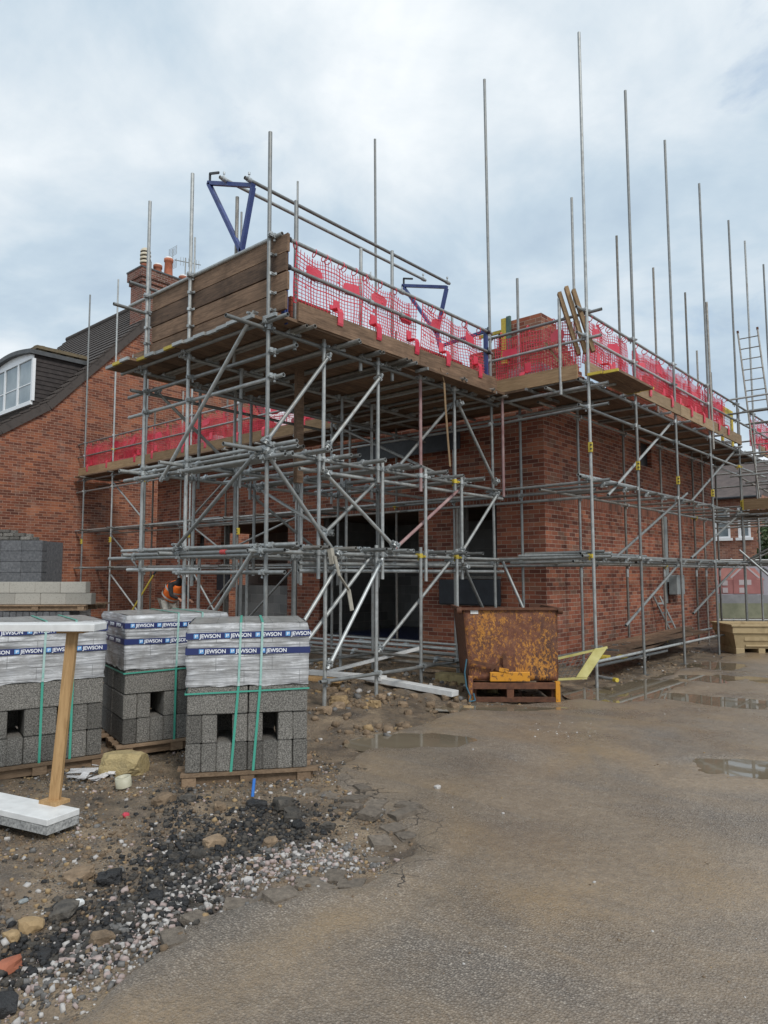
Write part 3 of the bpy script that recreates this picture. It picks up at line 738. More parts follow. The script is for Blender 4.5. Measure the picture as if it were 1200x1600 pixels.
mb = MB(); mb.box2((-1.88, -.06, 1.545), (-.91, .10, 1.60)); obj('window_sill', mb, M['greystone'], nb, bevel=.008)
mb = MB(); mb.box2((-5.75, -.012, .22), (-2.76, .10, .30)); obj('door_sill', mb, M['brick_soldier'], nb)
mb = MB(); mb.box2((-4.2, -.35, 3.98), (-1.55, -.33, 4.35)); mb.box2((-4.2, -.35, 4.345), (-1.55, -.12, 4.36)); tag(obj('hanging_membrane', mb, M['black'], nb), 'black damp proof sheet hung from the upper deck')
mb = MB()
for x in (-1.86, -1.79): mb.box2((x - .028, -.02, 1.61), (x + .028, .07, 2.92))
obj('window_former', mb, M['galv_old'], nb)
# grey service riser, meter box and blacked-out opening of the side wall
mb = MB(); mb.box2((-.09, 5.52, .96), (-.05, 5.93, 2.99)); obj('riser_back', mb, M['grey_plastic'], nb)
mb = MB(); mb.box2((-.05, 5.55, 1.45), (.06, 5.73, 2.98)); obj('service_riser', mb, M['grey_plastic'], nb, bevel=.01)
mb = MB(); mb.box2((.0, 5.85, 1.16), (.20, 6.35, 1.62)); obj('meter_box', mb, M['grey_plastic'], nb, bevel=.015)
mb = MB(); mb.box2((-.11, 4.41, 4.07), (-.10, 5.04, 4.61)); obj('opening_shade_panel', mb, M['black'], nb)  # black panel painted in for the shade inside the opening
# dark insulation sheet leaning on the front wall below the small window
mb = MB(); mb.box((-1.56, -.09, 1.30), (1.38, .05, .48), 0)
tag(obj('sheet_bundle', mb, M['dark_sheet'], None, bevel=.03), 'dark wrapped bundle fixed below the small window', 'bundle')

# ------------------------------------------------------------------ neighbour house on the left
hb = thing('old_brick_house', 'old brick house with gable, dormer window and chimney on the left', 'house', (-19, 2.6, 0))
XG = -15.5
gable = [(-8.5, -.3), (-8.5, 3.2), (-3.36, 5.89), (-2.04, 6.83), (2.59, 11.89), (6.15, 8.04), (11.5, 2.9), (11.5, -.3)]
mb = MB(); mb.prism(gable, 'x', XG, XG - 9); obj('gable_wall', mb, M['brick_house'], hb)
def slope_pts(seg, n):
    out = []
    for a, b in zip(seg[:-1], seg[1:]):
        L = math.dist(a, b); k = max(1, int(L / .30))
        for i in range(k): out.append((a[0] + (b[0] - a[0]) * i / k, a[1] + (b[1] - a[1]) * i / k))
    return out + [seg[-1]]
mb = MB()
for seg in ([(-8.7, 3.12), (-3.36, 5.90), (-2.04, 6.84), (2.59, 11.90)], [(11.7, 2.75), (6.15, 8.05), (2.59, 11.90)]):
    pts = slope_pts(seg, 0)
    for (ya, za), (yb, zb) in zip(pts[:-1], pts[1:]):
        d = Vector((0, yb - ya, zb - za)).normalized(); nrm = Vector((0, -d.z, d.y)) if yb > ya else Vector((0, d.z, -d.y))
        lo = Vector((0, ya, za)) + nrm * .085; hi = Vector((0, yb, zb)) + nrm * .045 + d * .06
        lo2 = Vector((0, ya, za)) + nrm * .035; hi2 = Vector((0, yb, zb)) + nrm * .005
        vs = []
        for x in (XG + .09, XG - 9.2):
            for q in (lo, hi, hi2, lo2): vs.append((x, q.y, q.z))
        mb.add(vs, [(0, 1, 2, 3), (7, 6, 5, 4), (0, 4, 5, 1), (1, 5, 6, 2), (2, 6, 7, 3), (3, 7, 4, 0)])
obj('roof', mb, M['tile_dark'], hb)
mb = MB()
for a, b in (((-8.6, 3.02), (-3.36, 5.76)), ((-3.36, 5.76), (-2.04, 6.70)), ((-2.04, 6.70), (2.59, 11.76)), ((2.59, 11.76), (6.15, 7.91)), ((6.15, 7.91), (11.6, 2.62))):
    mb.bar((XG + .035, a[0], a[1]), (XG + .035, b[0], b[1]), .26, .07, up=(1, 0, 0))
obj('verge_board', mb, M['tile_dark'], hb)
mb = MB(); mb.cyl((XG + .09, 2.59, 11.98), (XG - 9.2, 2.59, 11.98), .13, n=10); obj('ridge_tiles', mb, M['tile_dark'], hb)
# chimney
ch = MB(); ch.box2((XG - .75, .92, 9.4), (XG + .012, 3.55, 11.55)); ch.box2((XG - .80, .87, 11.55), (XG + .06, 3.60, 11.70)); ch.box2((XG - .85, .82, 11.70), (XG + .11, 3.65, 12.0)); 
cho = obj('chimney', ch, M['brick_chim'], hb)
mb = MB(); mb.box2((XG - .87, .80, 12.0), (XG + .13, 3.67, 12.05)); obj('coping', mb, M['lead'], cho)
def pot(y, h, r, mat, cap=None, x=XG - .37):
    mb = MB(); mb.lathe([(r * 1.18, 12.04), (r * 1.1, 12.12), (r, 12.2), (r * .86, 12.04 + h - .12), (r * 1.05, 12.04 + h - .1), (r * 1.05, 12.04 + h), (r * .8, 12.04 + h), (r * .78, 12.04 + h - .2)], (x, y, 0), 16)
    p = obj('chimney_pot', mb, M[mat], cho)
    if cap == 'cowl':
        mb = MB()
        for k in range(3):
            z = 12.04 + h + .02 + .14 * k
            mb.lathe([(r * .95, z), (r * 1.25, z), (r * 1.25, z + .03), (r * 1.12, z + .09), (r * .95, z + .09)], (x, y, 0), 16)
            mb.lathe([(r * .85, z + .08), (r * .85, z + .15)], (x, y, 0), 12, 1)
        z = 12.04 + h + .44
        mb.lathe([(r * 1.2, z), (r * 1.1, z + .07), (r * .7, z + .13), (.001, z + .15)], (x, y, 0), 16)
        obj('pot_cowl', mb, [M['cream'], M['black']], cho)
    elif cap:
        mb = MB(); z = 12.04 + h; mb.lathe([(r * .95, z - .02), (r * .8, z + .06), (.001, z + .10)], (x, y, 0), 14); obj('pot_cap', mb, M['white_paint'], cho)
pot(1.22, .30, .15, 'terracotta', 'cowl'); pot(1.70, .42, .15, 'terracotta', 'dome'); pot(2.12, .80, .155, 'terracotta', 'dome'); pot(2.72, .34, .15, 'terracotta', 'dome'); pot(3.2, .3, .14, 'terracotta', None)
mb = MB(); az = 12.0
mb.cyl((XG - .6, 2.95, az), (XG - .6, 2.95, az + 1.25), .022)
mb.cyl((XG - .6, 2.50, az + 1.02), (XG - .6, 3.6, az + 1.20), .016)
for k in range(8): 
    yy = 2.75 + .11 * k; zz = az + 1.06 + .018 * k; mb.cyl((XG - .6, yy, zz - .16), (XG - .6, yy, zz + .16), .009, n=6)
for zz in (az + .80, az + 1.3):
    mb.add([], [])
    for k in range(7): mb.cyl((XG - .85, 2.42 + .0 * k, zz - .15 + .05 * k), (XG - .35, 2.42, zz - .15 + .05 * k), .006, n=5)
    mb.cyl((XG - .85, 2.42, zz - .16), (XG - .85, 2.42, zz + .17), .008, n=5); mb.cyl((XG - .35, 2.42, zz - .16), (XG - .35, 2.42, zz + .17), .008, n=5)
mb.cyl((XG - .6, 2.42, az + .7), (XG - .6, 2.42, az + 1.4), .012)
obj('television_aerial', mb, M['galv'], hb)
# dormer
XD0, XD1, YD = -18.95, -15.82, -2.38
nrow = 12
ye = lambda z: -2.04 + (z - 6.84) / 1.093 + .12
for x, s_ in ((XD1, 1), (XD0, -1)):
    ck = MB()
    for k in range(nrow):
        z0 = 6.70 + k * (8.36 - 6.70) / nrow; z1 = z0 + (8.36 - 6.70) / nrow + .02
        yb = YD + .02; a, b = (x + s_ * .035, x + s_ * .012)
        ck.add([(x - s_ * .05, yb, z0), (a, yb, z0), (a, ye(z0), z0), (x - s_ * .05, ye(z0), z0), (x - s_ * .05, yb, z1), (b, yb, z1), (b, ye(z1), z1), (x - s_ * .05, ye(z1), z1)],
               [(0, 1, 2, 3), (4, 7, 6, 5), (1, 5, 6, 2), (0, 4, 5, 1), (0, 3, 7, 4), (2, 6, 7, 3)])
    obj('dormer_cheek', ck, M['tile_cheek'], hb)
arc = []
for k in range(13):
    t = k / 12; arc.append((XD0 - .12 + (XD1 - XD0 + .24) * t, 8.41 + .17 * math.sin(PI * t)))
prof = arc + [(x, z - .13) for x, z in arc[::-1]]
mb = MB(); mb.prism(prof, 'y', YD - .16, -.45); dr = obj('dormer_roof', mb, M['lead'], hb)
mb = MB()
for k in range(4):
    y = -2.1 + .42 * k; mb.cyl((XD1 - .5, y, 8.62 - .0 * k), (XD1 - .05, y, 8.5), .13, n=10)
mb.box2((XD1 - .55, -2.3, 8.5), (XD1 + .02, -.7, 8.60)); obj('mossy_tiles', mb, M['moss'], dr)
mb = MB(); mb.prism([(XD0, 8.2)] + [(x, z - .13) for x, z in arc[1:-1]] + [(XD1, 8.2)], 'y', YD - .02, YD + .04)
mb.box2((XD0, YD - .05, 6.74), (XD1, YD + .05, 6.86)); mb.box2((XD0, YD - .04, 8.16), (XD1, YD + .05, 8.28))
for x in np.linspace(XD0, XD1, 4): mb.box2((x - .055, YD - .035, 6.86), (x + .055, YD + .05, 8.16))
wf = obj('dormer_window', mb, M['white_frame'], hb)
mb = MB(); mb.box2((XD0 + .06, YD - .005, 6.86), (XD1 - .06, YD + .005, 8.16)); obj('pane', mb, M['glass'], wf)
mb = MB()
xs = np.linspace(XD0, XD1, 4)
for a, b in zip(xs[:-1], xs[1:]): mb.box2((a + .055, YD - .02, 7.40), (b - .055, YD - .008, 7.43))
obj('glazing_bar', mb, M['white_frame'], wf)

# ------------------------------------------------------------------ far house, hedge and hoarding on the right
fh = thing('distant_brick_house', 'distant brick house with slate roof seen through the far scaffold tubes', 'house', (-4, 27, 0))
yF = 24.0
wins = [(-6.9, -6.1, 3.3, 4.75), (-5.6, -5.0, 3.3, 4.75), (-4.22, -3.56, 3.3, 4.75), (-3.22, -2.70, 3.3, 4.75), (-6.9, -6.1, .8, 2.1), (-4.22, -3.5, .8, 2.1), (-9.2, -8.4, 3.3, 4.75)]
mb = grid_wall(MB(), 'x', -12, -2.4, -.2, 5.3, yF, yF + .3, wins); mb.box2((-2.69, yF + .3, -.2), (-2.4, yF + 8, 5.3)); obj('wall', mb, M['brick_far'], fh)
mb = MB(); mb.add([(-12.3, yF - .35, 5.15), (-2.1, yF - .35, 5.15), (-2.1, yF + 4, 7.3), (-12.3, yF + 4, 7.3), (-12.3, yF + 8.3, 5.15), (-2.1, yF + 8.3, 5.15)], [(0, 1, 2, 3), (3, 2, 5, 4)])
mb.add([(-2.4, yF, 5.3), (-2.4, yF + 8, 5.3), (-2.4, yF + 4, 7.2)], [(0, 1, 2)])
obj('roof', mb, M['roof_far'], fh)
mb = MB(); mb.cyl((-12.3, yF - .42, 5.12), (-2.1, yF - .42, 5.12), .06); obj('gutter', mb, M['black'], fh)
for a, b, c, d in wins:
    mb = MB(); mb.box2((a, yF - .02, c), (a + .09, yF + .12, d)); mb.box2((b - .09, yF - .02, c), (b, yF + .12, d)); mb.box2((a + .09, yF - .02, d - .09), (b - .09, yF + .12, d)); mb.box2((a + .09, yF - .02, c), (b - .09, yF + .12, c + .08))
    mb.box2((a + .09, yF, (c + d) / 2 - .03), (b - .09, yF + .1, (c + d) / 2 + .03)); mb.box2((a - .1, yF - .12, c - .12), (b + .1, yF - .03, c - .001))
    w = obj('window', mb, M['white_frame'], fh)
    mb = MB(); mb.box2((a + .08, yF + .14, c + .08), (b - .08, yF + .16, d - .08)); obj('pane', mb, M['glass'], w)

def leaf_mat(name, c1, c2):
    m, nt, b = newmat(name); g = G(nt)
    f = g.noise(g.pos(), 2.2, 4)
    g.set(b, Base_Color=g.ramp(f, [(.3, c1), (.7, c2)]), Roughness=.55)
    return m
M['leaf'] = leaf_mat('leaf', (.030, .055, .018), (.075, .115, .035))
def bush(name, x, y, z, rx, ry, rz_, n, label, seed):
    t = thing(name, label, 'shrub', (x, y, 0))
    r = random.Random(seed); mb = MB()
    for k in range(n):
        d = Vector((r.gauss(0, 1), r.gauss(0, 1), r.gauss(0, 1))).normalized()
        rr = r.random() ** .33 * (1 + .35 * mnoise.noise(d * 2 + Vector((seed, 0, 0))))
        c = Vector((x + d.x * rx * rr, y + d.y * ry * rr, max(.15, z + d.z * rz_ * rr)))
        u = Vector((r.gauss(0, 1), r.gauss(0, 1), r.gauss(0, 1))).normalized(); w = u.orthogonal().normalized(); s = .07 + .07 * r.random()
        mb.add([c - u * s, c + w * s * .55, c + u * s, c - w * s * .55], [(0, 1, 2, 3)])
    obj('foliage', mb, M['leaf'], t, fixn=False)
    mb = MB()
    for k in range(6):
        a = k * 1.05; mb.cyl((x + .1 * math.cos(a), y + .1 * math.sin(a), 0), (x + rx * .5 * math.cos(a), y + ry * .5 * math.sin(a), z + rz_ * .3), .05, .015)
    obj('stem', mb, M['pallet'], t)
bush('evergreen_bush', -.15, 18.2, 2.2, 1.05, 1.2, 2.0, 3000, 'dark green evergreen bush beside the distant brick house', 3)

# printed hoarding with a picture of red houses, at the back of the yard
ho = thing('printed_hoarding', 'faded site hoarding printed with red gabled houses, behind the scaffold', 'hoarding', (.4, 14.2, 0))
hu = Vector((.75, .66, 0)).normalized(); hn = Vector((hu.y, -hu.x, 0)); h0 = Vector((-1.9, 12.0, 0))
def hq(mb, pts, off, mi): 
    vs = [h0 + hu * u + Vector((0, 0, z)) + hn * off for u, z in pts] + [h0 + hu * u + Vector((0, 0, z)) + hn * (off - .006) for u, z in pts]
    n = len(pts); mb.add(vs, [tuple(range(n)), tuple(range(2 * n - 1, n - 1, -1))] + [(i, (i + 1) % n, (i + 1) % n + n, i + n) for i in range(n)], mi)
mb = MB(); hq(mb, [(0, .25), (5.2, .25), (5.2, 2.05), (0, 2.05)], 0, 0); obj('panel', mb, noisy('faded_print_sky', (.30, .29, .33), (.40, .38, .42), .6, 0, 1.5, 0), ho)
pic = [noisy('print_red_wall', (.28, .105, .10), (.38, .16, .15), .6, 0, 3, 0), noisy('print_roof', (.42, .17, .15), (.50, .23, .20), .6, 0, 5, 0), plain('print_white', (.44, .38, .39), .6), noisy('print_grass', (.16, .17, .11), (.26, .26, .18), .7, 0, 4, 0), noisy('print_road', (.20, .20, .21), (.27, .27, .28), .7, 0, 4, 0)]
mb = MB()
for du, s in ((.95, 1.0), (3.1, 1.05)):
    hq(mb, [(du, 1.02), (du + 1.75 * s, 1.02), (du + 1.75 * s, 1.50), (du, 1.50)], .008, 0)
    hq(mb, [(du - .05, 1.46), (du + 1.8 * s, 1.46), (du + 1.5 * s, 1.83), (du + .3, 1.83)], .014, 1)
    hq(mb, [(du + .80, 1.02), (du + 1.55, 1.02), (du + 1.55, 1.55), (du + 1.175, 1.88), (du + .80, 1.55)], .020, 0)
    hq(mb, [(du + .74, 1.50), (du + 1.175, 1.89), (du + 1.175, 1.95), (du + .70, 1.54)], .026, 2); hq(mb, [(du + 1.61, 1.50), (du + 1.65, 1.54), (du + 1.175, 1.95), (du + 1.175, 1.89)], .0265, 2)
    for a, z in ((.15, 1.28), (.15, 1.05), (.45, 1.28), (.45, 1.05), (.98, 1.30), (1.2, 1.30), (.98, 1.05)): hq(mb, [(du + a, z), (du + a + .17, z), (du + a + .17, z + .16), (du + a, z + .16)], .026, 2)
hq(mb, [(0, .25), (5.2, .25), (5.2, .72), (0, .72)], .008, 3); hq(mb, [(0, .72), (5.2, .72), (5.2, .98), (0, .98)], .008, 4)
obj('picture', mb, pic, ho)
mb = MB()
for u in (-.03, 1.75, 3.5, 5.23): mb.cyl(h0 + hu * u - hn * .05, h0 + hu * u - hn * .05 + Vector((0, 0, 2.15)), .024)
for z in (.2, 2.09): mb.cyl(h0 + hu * -.03 + Vector((0, 0, z)), h0 + hu * 5.23 + Vector((0, 0, z)), .02)
obj('frame', mb, M['galv'], ho)

# ------------------------------------------------------------------ scaffolding kit
RT = .0242
def tube(parent, name, p, q, mat='galv', label=None, r=RT):
    mb = MB(); mb.cyl(p, q, r, n=12, hollow=True, mi_in=1)
    o = obj(name, mb, [M[mat], M['bore_dark']], parent)
    return tag(o, label)
def coupler_mesh():
    mb = MB()
    mb.cyl((0, 0, -.030), (0, 0, .030), .033, n=12)                       # band round the upright
    mb.cyl((-.030, .05, 0), (.030, .05, 0), .033, n=12)                   # band round the ledger
    mb.box((0, .025, 0), (.05, .03, .05))
    mb.cyl((.036, -.052, -.012), (.036, .02, -.012), .008, n=6); mb.cyl((.036, -.060, -.012), (.036, -.042, -.012), .0145, n=6)
    mb.box((.030, -.02, -.012), (.022, .05, .036))
    mb.cyl((.012, .05, .036), (.012, .05, -.055), .008, n=6); mb.cyl((.012, .05, -.066), (.012, .05, -.046), .0145, n=6)
    mb.box((.012, .075, .0), (.036, .03, .05))
    mb.box((-.034, 0, .006), (.016, .032, .03))
    return mb.mesh('coupler', M['coupler'])
CPL = coupler_mesh()
CPL_N = CPL.copy(); CPL_N.materials[0] = M['galv_new']
CPL_Y = CPL.copy(); CPL_Y.materials[0] = M['yellow']
CC = {}; EXTRA = {}
def coupler(st, scaf, p, along, side=1):
    """fix a ledger running along x or y to an upright; side: which side of the upright it lies on"""
    off = Vector(BASE[scaf.name]); n = CC.get(scaf.name, 0)
    rz_ = {('x', 1): 0, ('x', -1): PI, ('y', 1): -PI / 2, ('y', -1): PI / 2}[(along, side)]
    if n >= 98:
        EXTRA.setdefault(scaf.name, []).append(Matrix.Translation(Vector(p)) @ Matrix.Rotation(rz_, 4, 'Z')); return
    CC[scaf.name] = n + 1
    rz = {('x', 1): 0, ('x', -1): PI, ('y', 1): -PI / 2, ('y', -1): PI / 2}[(along, side)]
    k = rnd.random()
    me = CPL_N if k < .33 else (CPL_Y if k > .94 else CPL)
    o = link_mesh('coupler', me, st, Vector(p) - off, (0, 0, rz))
    return o
def clamp(tb, scaf, p, d1, d2):
    """a coupler joining two tubes of any direction at p"""
    n = CC.get(scaf.name, 0)
    z = Vector(d1).normalized(); x = Vector(d2) - z * Vector(d2).dot(z)
    if x.length < .05: x = z.orthogonal()
    x.normalize(); y = z.cross(x)
    if n >= 98:
        Mx = Matrix((x, y, z)).transposed().to_4x4(); Mx.translation = Vector(p)
        EXTRA.setdefault(scaf.name, []).append(Mx); return
    CC[scaf.name] = n + 1
    o = link_mesh('coupler', CPL_N if rnd.random() < .3 else CPL, tb)
    Mx = Matrix((x, y, z)).transposed().to_4x4(); Mx.translation = Vector(p) - Vector(BASE[scaf.name])
    o.matrix_local = Mx
def board(parent, name, p, q, w, h, mat, ends=None, up=(0, 0, 1), tip=None):
    """a scaffold board from p to q, hooped at its ends"""
    mb = MB(); p = Vector(p); q = Vector(q); d = (q - p).normalized()
    mb.bar(p + d * .0, q - d * .0, w, h, 0, up)
    if ends is not None:
        for e, s in ((p, 1), (q, -1)):
            mb.bar(e - d * (.002 * s), e + d * (.030 * s), w + .003, h + .003, 1, up)
    return obj(name, mb, [M[mat], M[ends or 'galv']], parent)
def seal(parent, p, off=(0, -.028)):
    """yellow tie tag strapped to an upright"""
    mb = MB(); mb.box((p[0] + off[0], p[1] + off[1], p[2]), (.052, .052, .15)); mb.box((p[0] + off[0] * 1.8, p[1] + off[1] * 1.8, p[2] + .03), (.022, .03, .02), 1); mb.box((p[0] + off[0] * 1.8, p[1] + off[1] * 1.8, p[2] - .03), (.022, .03, .02), 1)
    return obj('tie_tag', mb, [M['yellow'], M['black']], parent)

# ---- brick guards: red plastic mesh hung from the guard rails
def guard(name, A, B, z0, z1, n_out, seed, label, hooks=2, rings=4, ovals=2, cell=.05, sag=.03, double=0, hk=.15, group='red mesh brick guards hung on the guard rails'):
    r = random.Random(seed); A = Vector((A[0], A[1], 0)); B = Vector((B[0], B[1], 0)); L = (B - A).length; u = (B - A).normalized(); nrm = Vector((n_out[0], n_out[1], 0))
    mb = MB(); H = z1 - z0
    def P(s, t, o=0.0):
        k = mnoise.noise(Vector((s * 1.7, t * 1.2, seed * 3.1))); k2 = mnoise.noise(Vector((s * 4.5, t * 2.0, seed * 5.3)))
        ds = .17 * mnoise.noise(Vector((s * .9, seed * 2.2, t * .5))) + .035 * k2
        top = .07 * abs(math.sin(s * PI / .6)) * (t / H)
        return A + u * (s + ds) + Vector((0, 0, z0 + t - top)) + nrm * (1.5 * sag * k + .02 * k2 + o)
    def strip(pts, w):
        vs = []; fs = []
        for p_, dirv in pts:
            for a, b in ((-1, -1), (1, -1), (1, 1), (-1, 1)): vs.append(p_ + dirv * (a * w) + nrm * (b * w))
        for i in range(len(pts) - 1):
            for k in range(4): fs.append((i * 4 + k, i * 4 + (k + 1) % 4, i * 4 + 4 + (k + 1) % 4, i * 4 + 4 + k))
        mb.add(vs, fs)
    for layer in range(1 + (double > 0)):
        o = -.05 * layer; hh = H if layer == 0 else double
        ph = .02 * layer
        nu = int(L / cell); nt = int(hh / cell)
        for i in range(nu + 1):
            s = min(L, i * cell + ph); strip([(P(s, hh * k / 8, o), u) for k in range(9)], .0030 if i % 5 else .0050)
        for j in range(nt + 1):
            m_ = max(4, int(L / .16)); strip([(P(L * k / m_, min(hh, j * cell), o), Vector((0, 0, 1))) for k in range(m_ + 1)], .0030 if j % 6 else .0050)
    for k in range(ovals):
        s0 = L * (k + .5 + r.uniform(-.15, .15)) / ovals; t0 = H * r.uniform(.6, .8)
        ring = [P(s0 + .145 * math.copysign(abs(math.cos(a)) ** .6, math.cos(a)), t0 + .09 * math.copysign(abs(math.sin(a)) ** .6, math.sin(a)), .006) for a in [2 * PI * i / 20 for i in range(20)]]
        back = [q - nrm * .004 for q in ring]
        mb.add(ring + back, [tuple(range(20)), tuple(range(39, 19, -1))] + [(i, (i + 1) % 20, (i + 1) % 20 + 20, i + 20) for i in range(20)])
    for k in range(int(L * 5)):
        s0 = r.uniform(.05, L - .05); t0 = r.uniform(.1, H - .08); c = P(s0, t0, .004)
        mb.bar(c - u * .014, c + u * .014, .006, .03)
    for k in range(hooks):
        s0 = L * (k + .5 + r.uniform(-.2, .2)) / hooks
        w = .045
        prof = [(.10, .006), (.035, .012), (.025, hk * .85), (-.03, hk), (-.17, hk - .003), (-.195, hk - .012)]
        for (ta, oa), (tb, ob) in zip(prof[:-1], prof[1:]):
            pa = A + u * s0 + Vector((0, 0, z0 + ta + .04)) + nrm * oa; pb = A + u * s0 + Vector((0, 0, z0 + tb + .04)) + nrm * ob
            mb.bar(pa, pb, .010, w * 2, 0, up=u) if abs((pb - pa).normalized().dot(u)) < .9 else None
        c = P(s0, .16, .006); mb.bar(c - u * .055, c + u * .055, .008, .16)
    for k in range(rings):
        s0 = L * (k + .5 + r.uniform(-.3, .3)) / rings
        c = A + u * s0 + Vector((0, 0, z1 + .008)); mb.torus(c, u + nrm * r.uniform(-.4, .4) + Vector((0, 0, r.uniform(-.3, .3))), .050, .007)
        for q in range(r.randint(0, 1)):
            mb.torus(c + u * .05 + Vector((0, 0, -.02)), u + nrm * r.uniform(-1, 1), .045, .006)
    o = obj(name, mb, M['net'], None, fixn=False)
    return tag(o, label, 'brick guard', group)

# ------------------------------------------------------------------ loading bay tower
bay = thing('loading_bay_scaffold', 'tall scaffold loading bay tower with boarded end projecting towards the block packs', 'scaffold', (-1.6, -3.6, 0))
XE, XM, XW = -.25, -1.92, -3.0
def jig(a): return a * (rnd.random() - .5) * 2
corner = {}
for x, top, y in ((XE, 6.88, -5.98), (XM, 7.03, -5.95), (XW, 7.03, -5.95)):
    s = tube(bay, 'standard', (x + .015, y, gz1(x, y) - .01), (x - .03, y, top), 'galv'); corner[x] = s
    mb = MB()
    mb.box((x, y, gz1(x, y) + .003), (.15, .15, .008)); obj('base_plate', mb, M['galv_old'], s)
up_y = (-5.1, -4.09, -3.17, -2.33); mid_y = (-5.17, -4.0, -3.06, -2.16); low_y = (-5.05, -4.12, -3.18, -2.30)
ups, mids, lows = {}, {}, {}
for x in (XE, XM, XW):
    for k in range(4):
        j = 0 if x == XE else jig(.08)
        ups[x, k] = tube(bay, 'standard', (x, up_y[k] + j, 2.86 + jig(.05)), (x, up_y[k] + j, 4.62 if x == XE else 4.50), 'redtube' if (x == XE and k == 2) else ('galv_new' if rnd.random() < .3 else 'galv'))
        mids[x, k] = tube(bay, 'standard', (x, mid_y[k] + j, 1.50 + jig(.12)), (x, mid_y[k] + j, 3.16), 'galv_new' if (x == XE and k == 0) else 'galv')
        g0 = gz1(x, low_y[k])
        lows[x, k] = tube(bay, 'standard', (x, low_y[k] + j, g0 - .02), (x, low_y[k] + j, 2.02), 'galv')
L4, L3, L1 = 4.485, 3.05, 1.90
led = {}
for x in (XE, XM, XW):
    for z, y0 in ((L4, -6.55 if x == XE else -6.15), (L3, -6.55 if x == XE else -6.32), (L1, -6.20)):
        o = tube(bay, 'ledger', (x - .05, y0 + jig(.1) * (x != XE), z), (x - .05, -.95 + jig(.1), z - .02), 'galv'); led[x, z] = o
        coupler(corner[x], bay, (x, -5.98 if x == XE else -5.95, z), 'y', -1)
    tube(bay, 'ledger', (x + .05, -5.2 + jig(.2), .36), (x + .05, -.95, .34), 'galv')
for z in (L1 - .13, L1 - .22, L3 - .14):
    tube(bay, 'ledger', (XE - .1, -5.4, z), (XE - .12, -.8, z), 'galv_new' if z == L1 - .22 else 'galv')
for k in range(4):
    for z, S, yy in ((L4, ups, up_y), (L3, ups, up_y), (L3, mids, mid_y), (L1, mids, mid_y), (L1, lows, low_y)):
        coupler(S[XE, k], bay, (XE, yy[k], z), 'y', -1)
    coupler(lows[XE, k], bay, (XE, low_y[k], .36), 'y', 1)
# transoms in pairs, their ends standing proud of the outer ledger
tr = 0
def transom(y, z, x0=None, x1=None, mat=None):
    global tr
    tr += 1
    m_ = mat or ('galv_new' if rnd.random() < .12 else ('galv_old' if rnd.random() < .25 else 'galv'))
    o = tube(bay, 'transom', (x0 if x0 is not None else -3.25 + jig(.12), y, z), (x1 if x1 is not None else .06 + jig(.06), y + jig(.015), z), m_)
    xe = (x1 if x1 is not None else 0)
    if xe > -.5:
        for xx in (XE, XM, XW): clamp(o, bay, (xx - .05, y, z), (1, 0, 0), (0, 0, -1))
for y in (-5.62, -5.55, -4.86, -4.78, -4.35, -4.28, -3.86, -3.78, -3.66, -2.95, -2.88, -2.55, -2.48, -2.02, -1.75, -1.25): transom(y, L4 + .052)
for y in (-5.74, -5.66, -5.36, -5.29, -4.88, -4.80, -4.34, -4.27, -3.80, -3.70, -3.60, -2.98, -2.90, -2.45, -2.02, -1.94): transom(y, L3 + .052)
for y in (-5.80, -5.70, -5.38, -5.30, -4.82, -4.74, -4.30, -4.22, -3.85, -3.78, -3.70, -2.95, -2.86, -2.42, -2.0): transom(y, L1 + .052)
for y in (-2.75, -1.45): transom(y, .41, -3.2, .0)
# tubes across the front of the tower
for z, x0, x1, y, m_ in ((5.60, -3.55, -.12, -5.93, 'galv'), (4.55, -3.55, .10, -6.02, 'galv'), (4.22, -3.55, .12, -5.90, 'galv'), (3.92, -3.52, -.1, -5.90, 'galv'), (3.12, -3.55, .14, -5.90, 'galv'), (2.96, -3.35, .1, -6.03, 'galv'),
                        (2.99, -3.3, .05, -5.88, 'galv'), (1.97, -3.6, .16, -5.90, 'galv'), (1.86, -3.72, -.3, -6.03, 'galv'), (1.90, -3.2, .12, -6.04, 'galv'), (1.70, -3.45, -1.7, -5.89, 'galv_new'), (1.66, -2.05, .10, -6.02, 'galv')):
    o = tube(bay, 'guard_rail' if z > 5 else 'transom', (x0, y, z), (x1, y + .02, z), m_)
    for x in (XE, XM, XW):
        if x0 < x < x1: coupler(corner[x], bay, (x, y + (.05 if y < -5.96 else -.05), z), 'x', -1 if y < -5.96 else 1)
mb = MB(); mb.cyl((-1.02, -6.03, 1.90), (-.92, -6.03, 1.90), .031, n=12); tag(obj('joint_band', mb, plain('red_band', (.45, .05, .05), .5), bay), 'red band round a tube end')
# rear and side rails of the bay
for y0, y1, x, z in ((-6.22, -1.3, XW - .05, 5.74), (-6.44, -1.3, XW - .05, 5.36), (-6.1, -5.0, XW - .05, 4.66), (-6.15, -1.0, XW - .05, 4.20), (-5.9, -1.0, XM + .05, 4.05)):
    tube(bay, 'guard_rail', (x, y0, z), (x, y1, z), 'galv')
for y, top in ((-5.60, 6.65), (-4.33, 6.05), (-3.68, 6.25), (-5.5, 6.25)):
    x = XE - .10 if y != -5.60 else -1.42
    tube(bay, 'standard', (x, y, 4.35), (x, y, top), 'galv_old' if y == -5.60 else 'galv')
for y, top in ((-4.4, 6.2), (-3.0, 6.1), (-1.8, 6.1)): tube(bay, 'standard', (XW, y, 3.0), (XW, y, top), 'galv')
for x in (XM, XW):
    for k in range(4):
        for z, S, yy in ((L4, ups, up_y), (L3, ups, up_y), (L3, mids, mid_y), (L1, mids, mid_y), (L1, lows, low_y)): coupler(S[x, k], bay, (x, yy[k], z), 'y', -1)
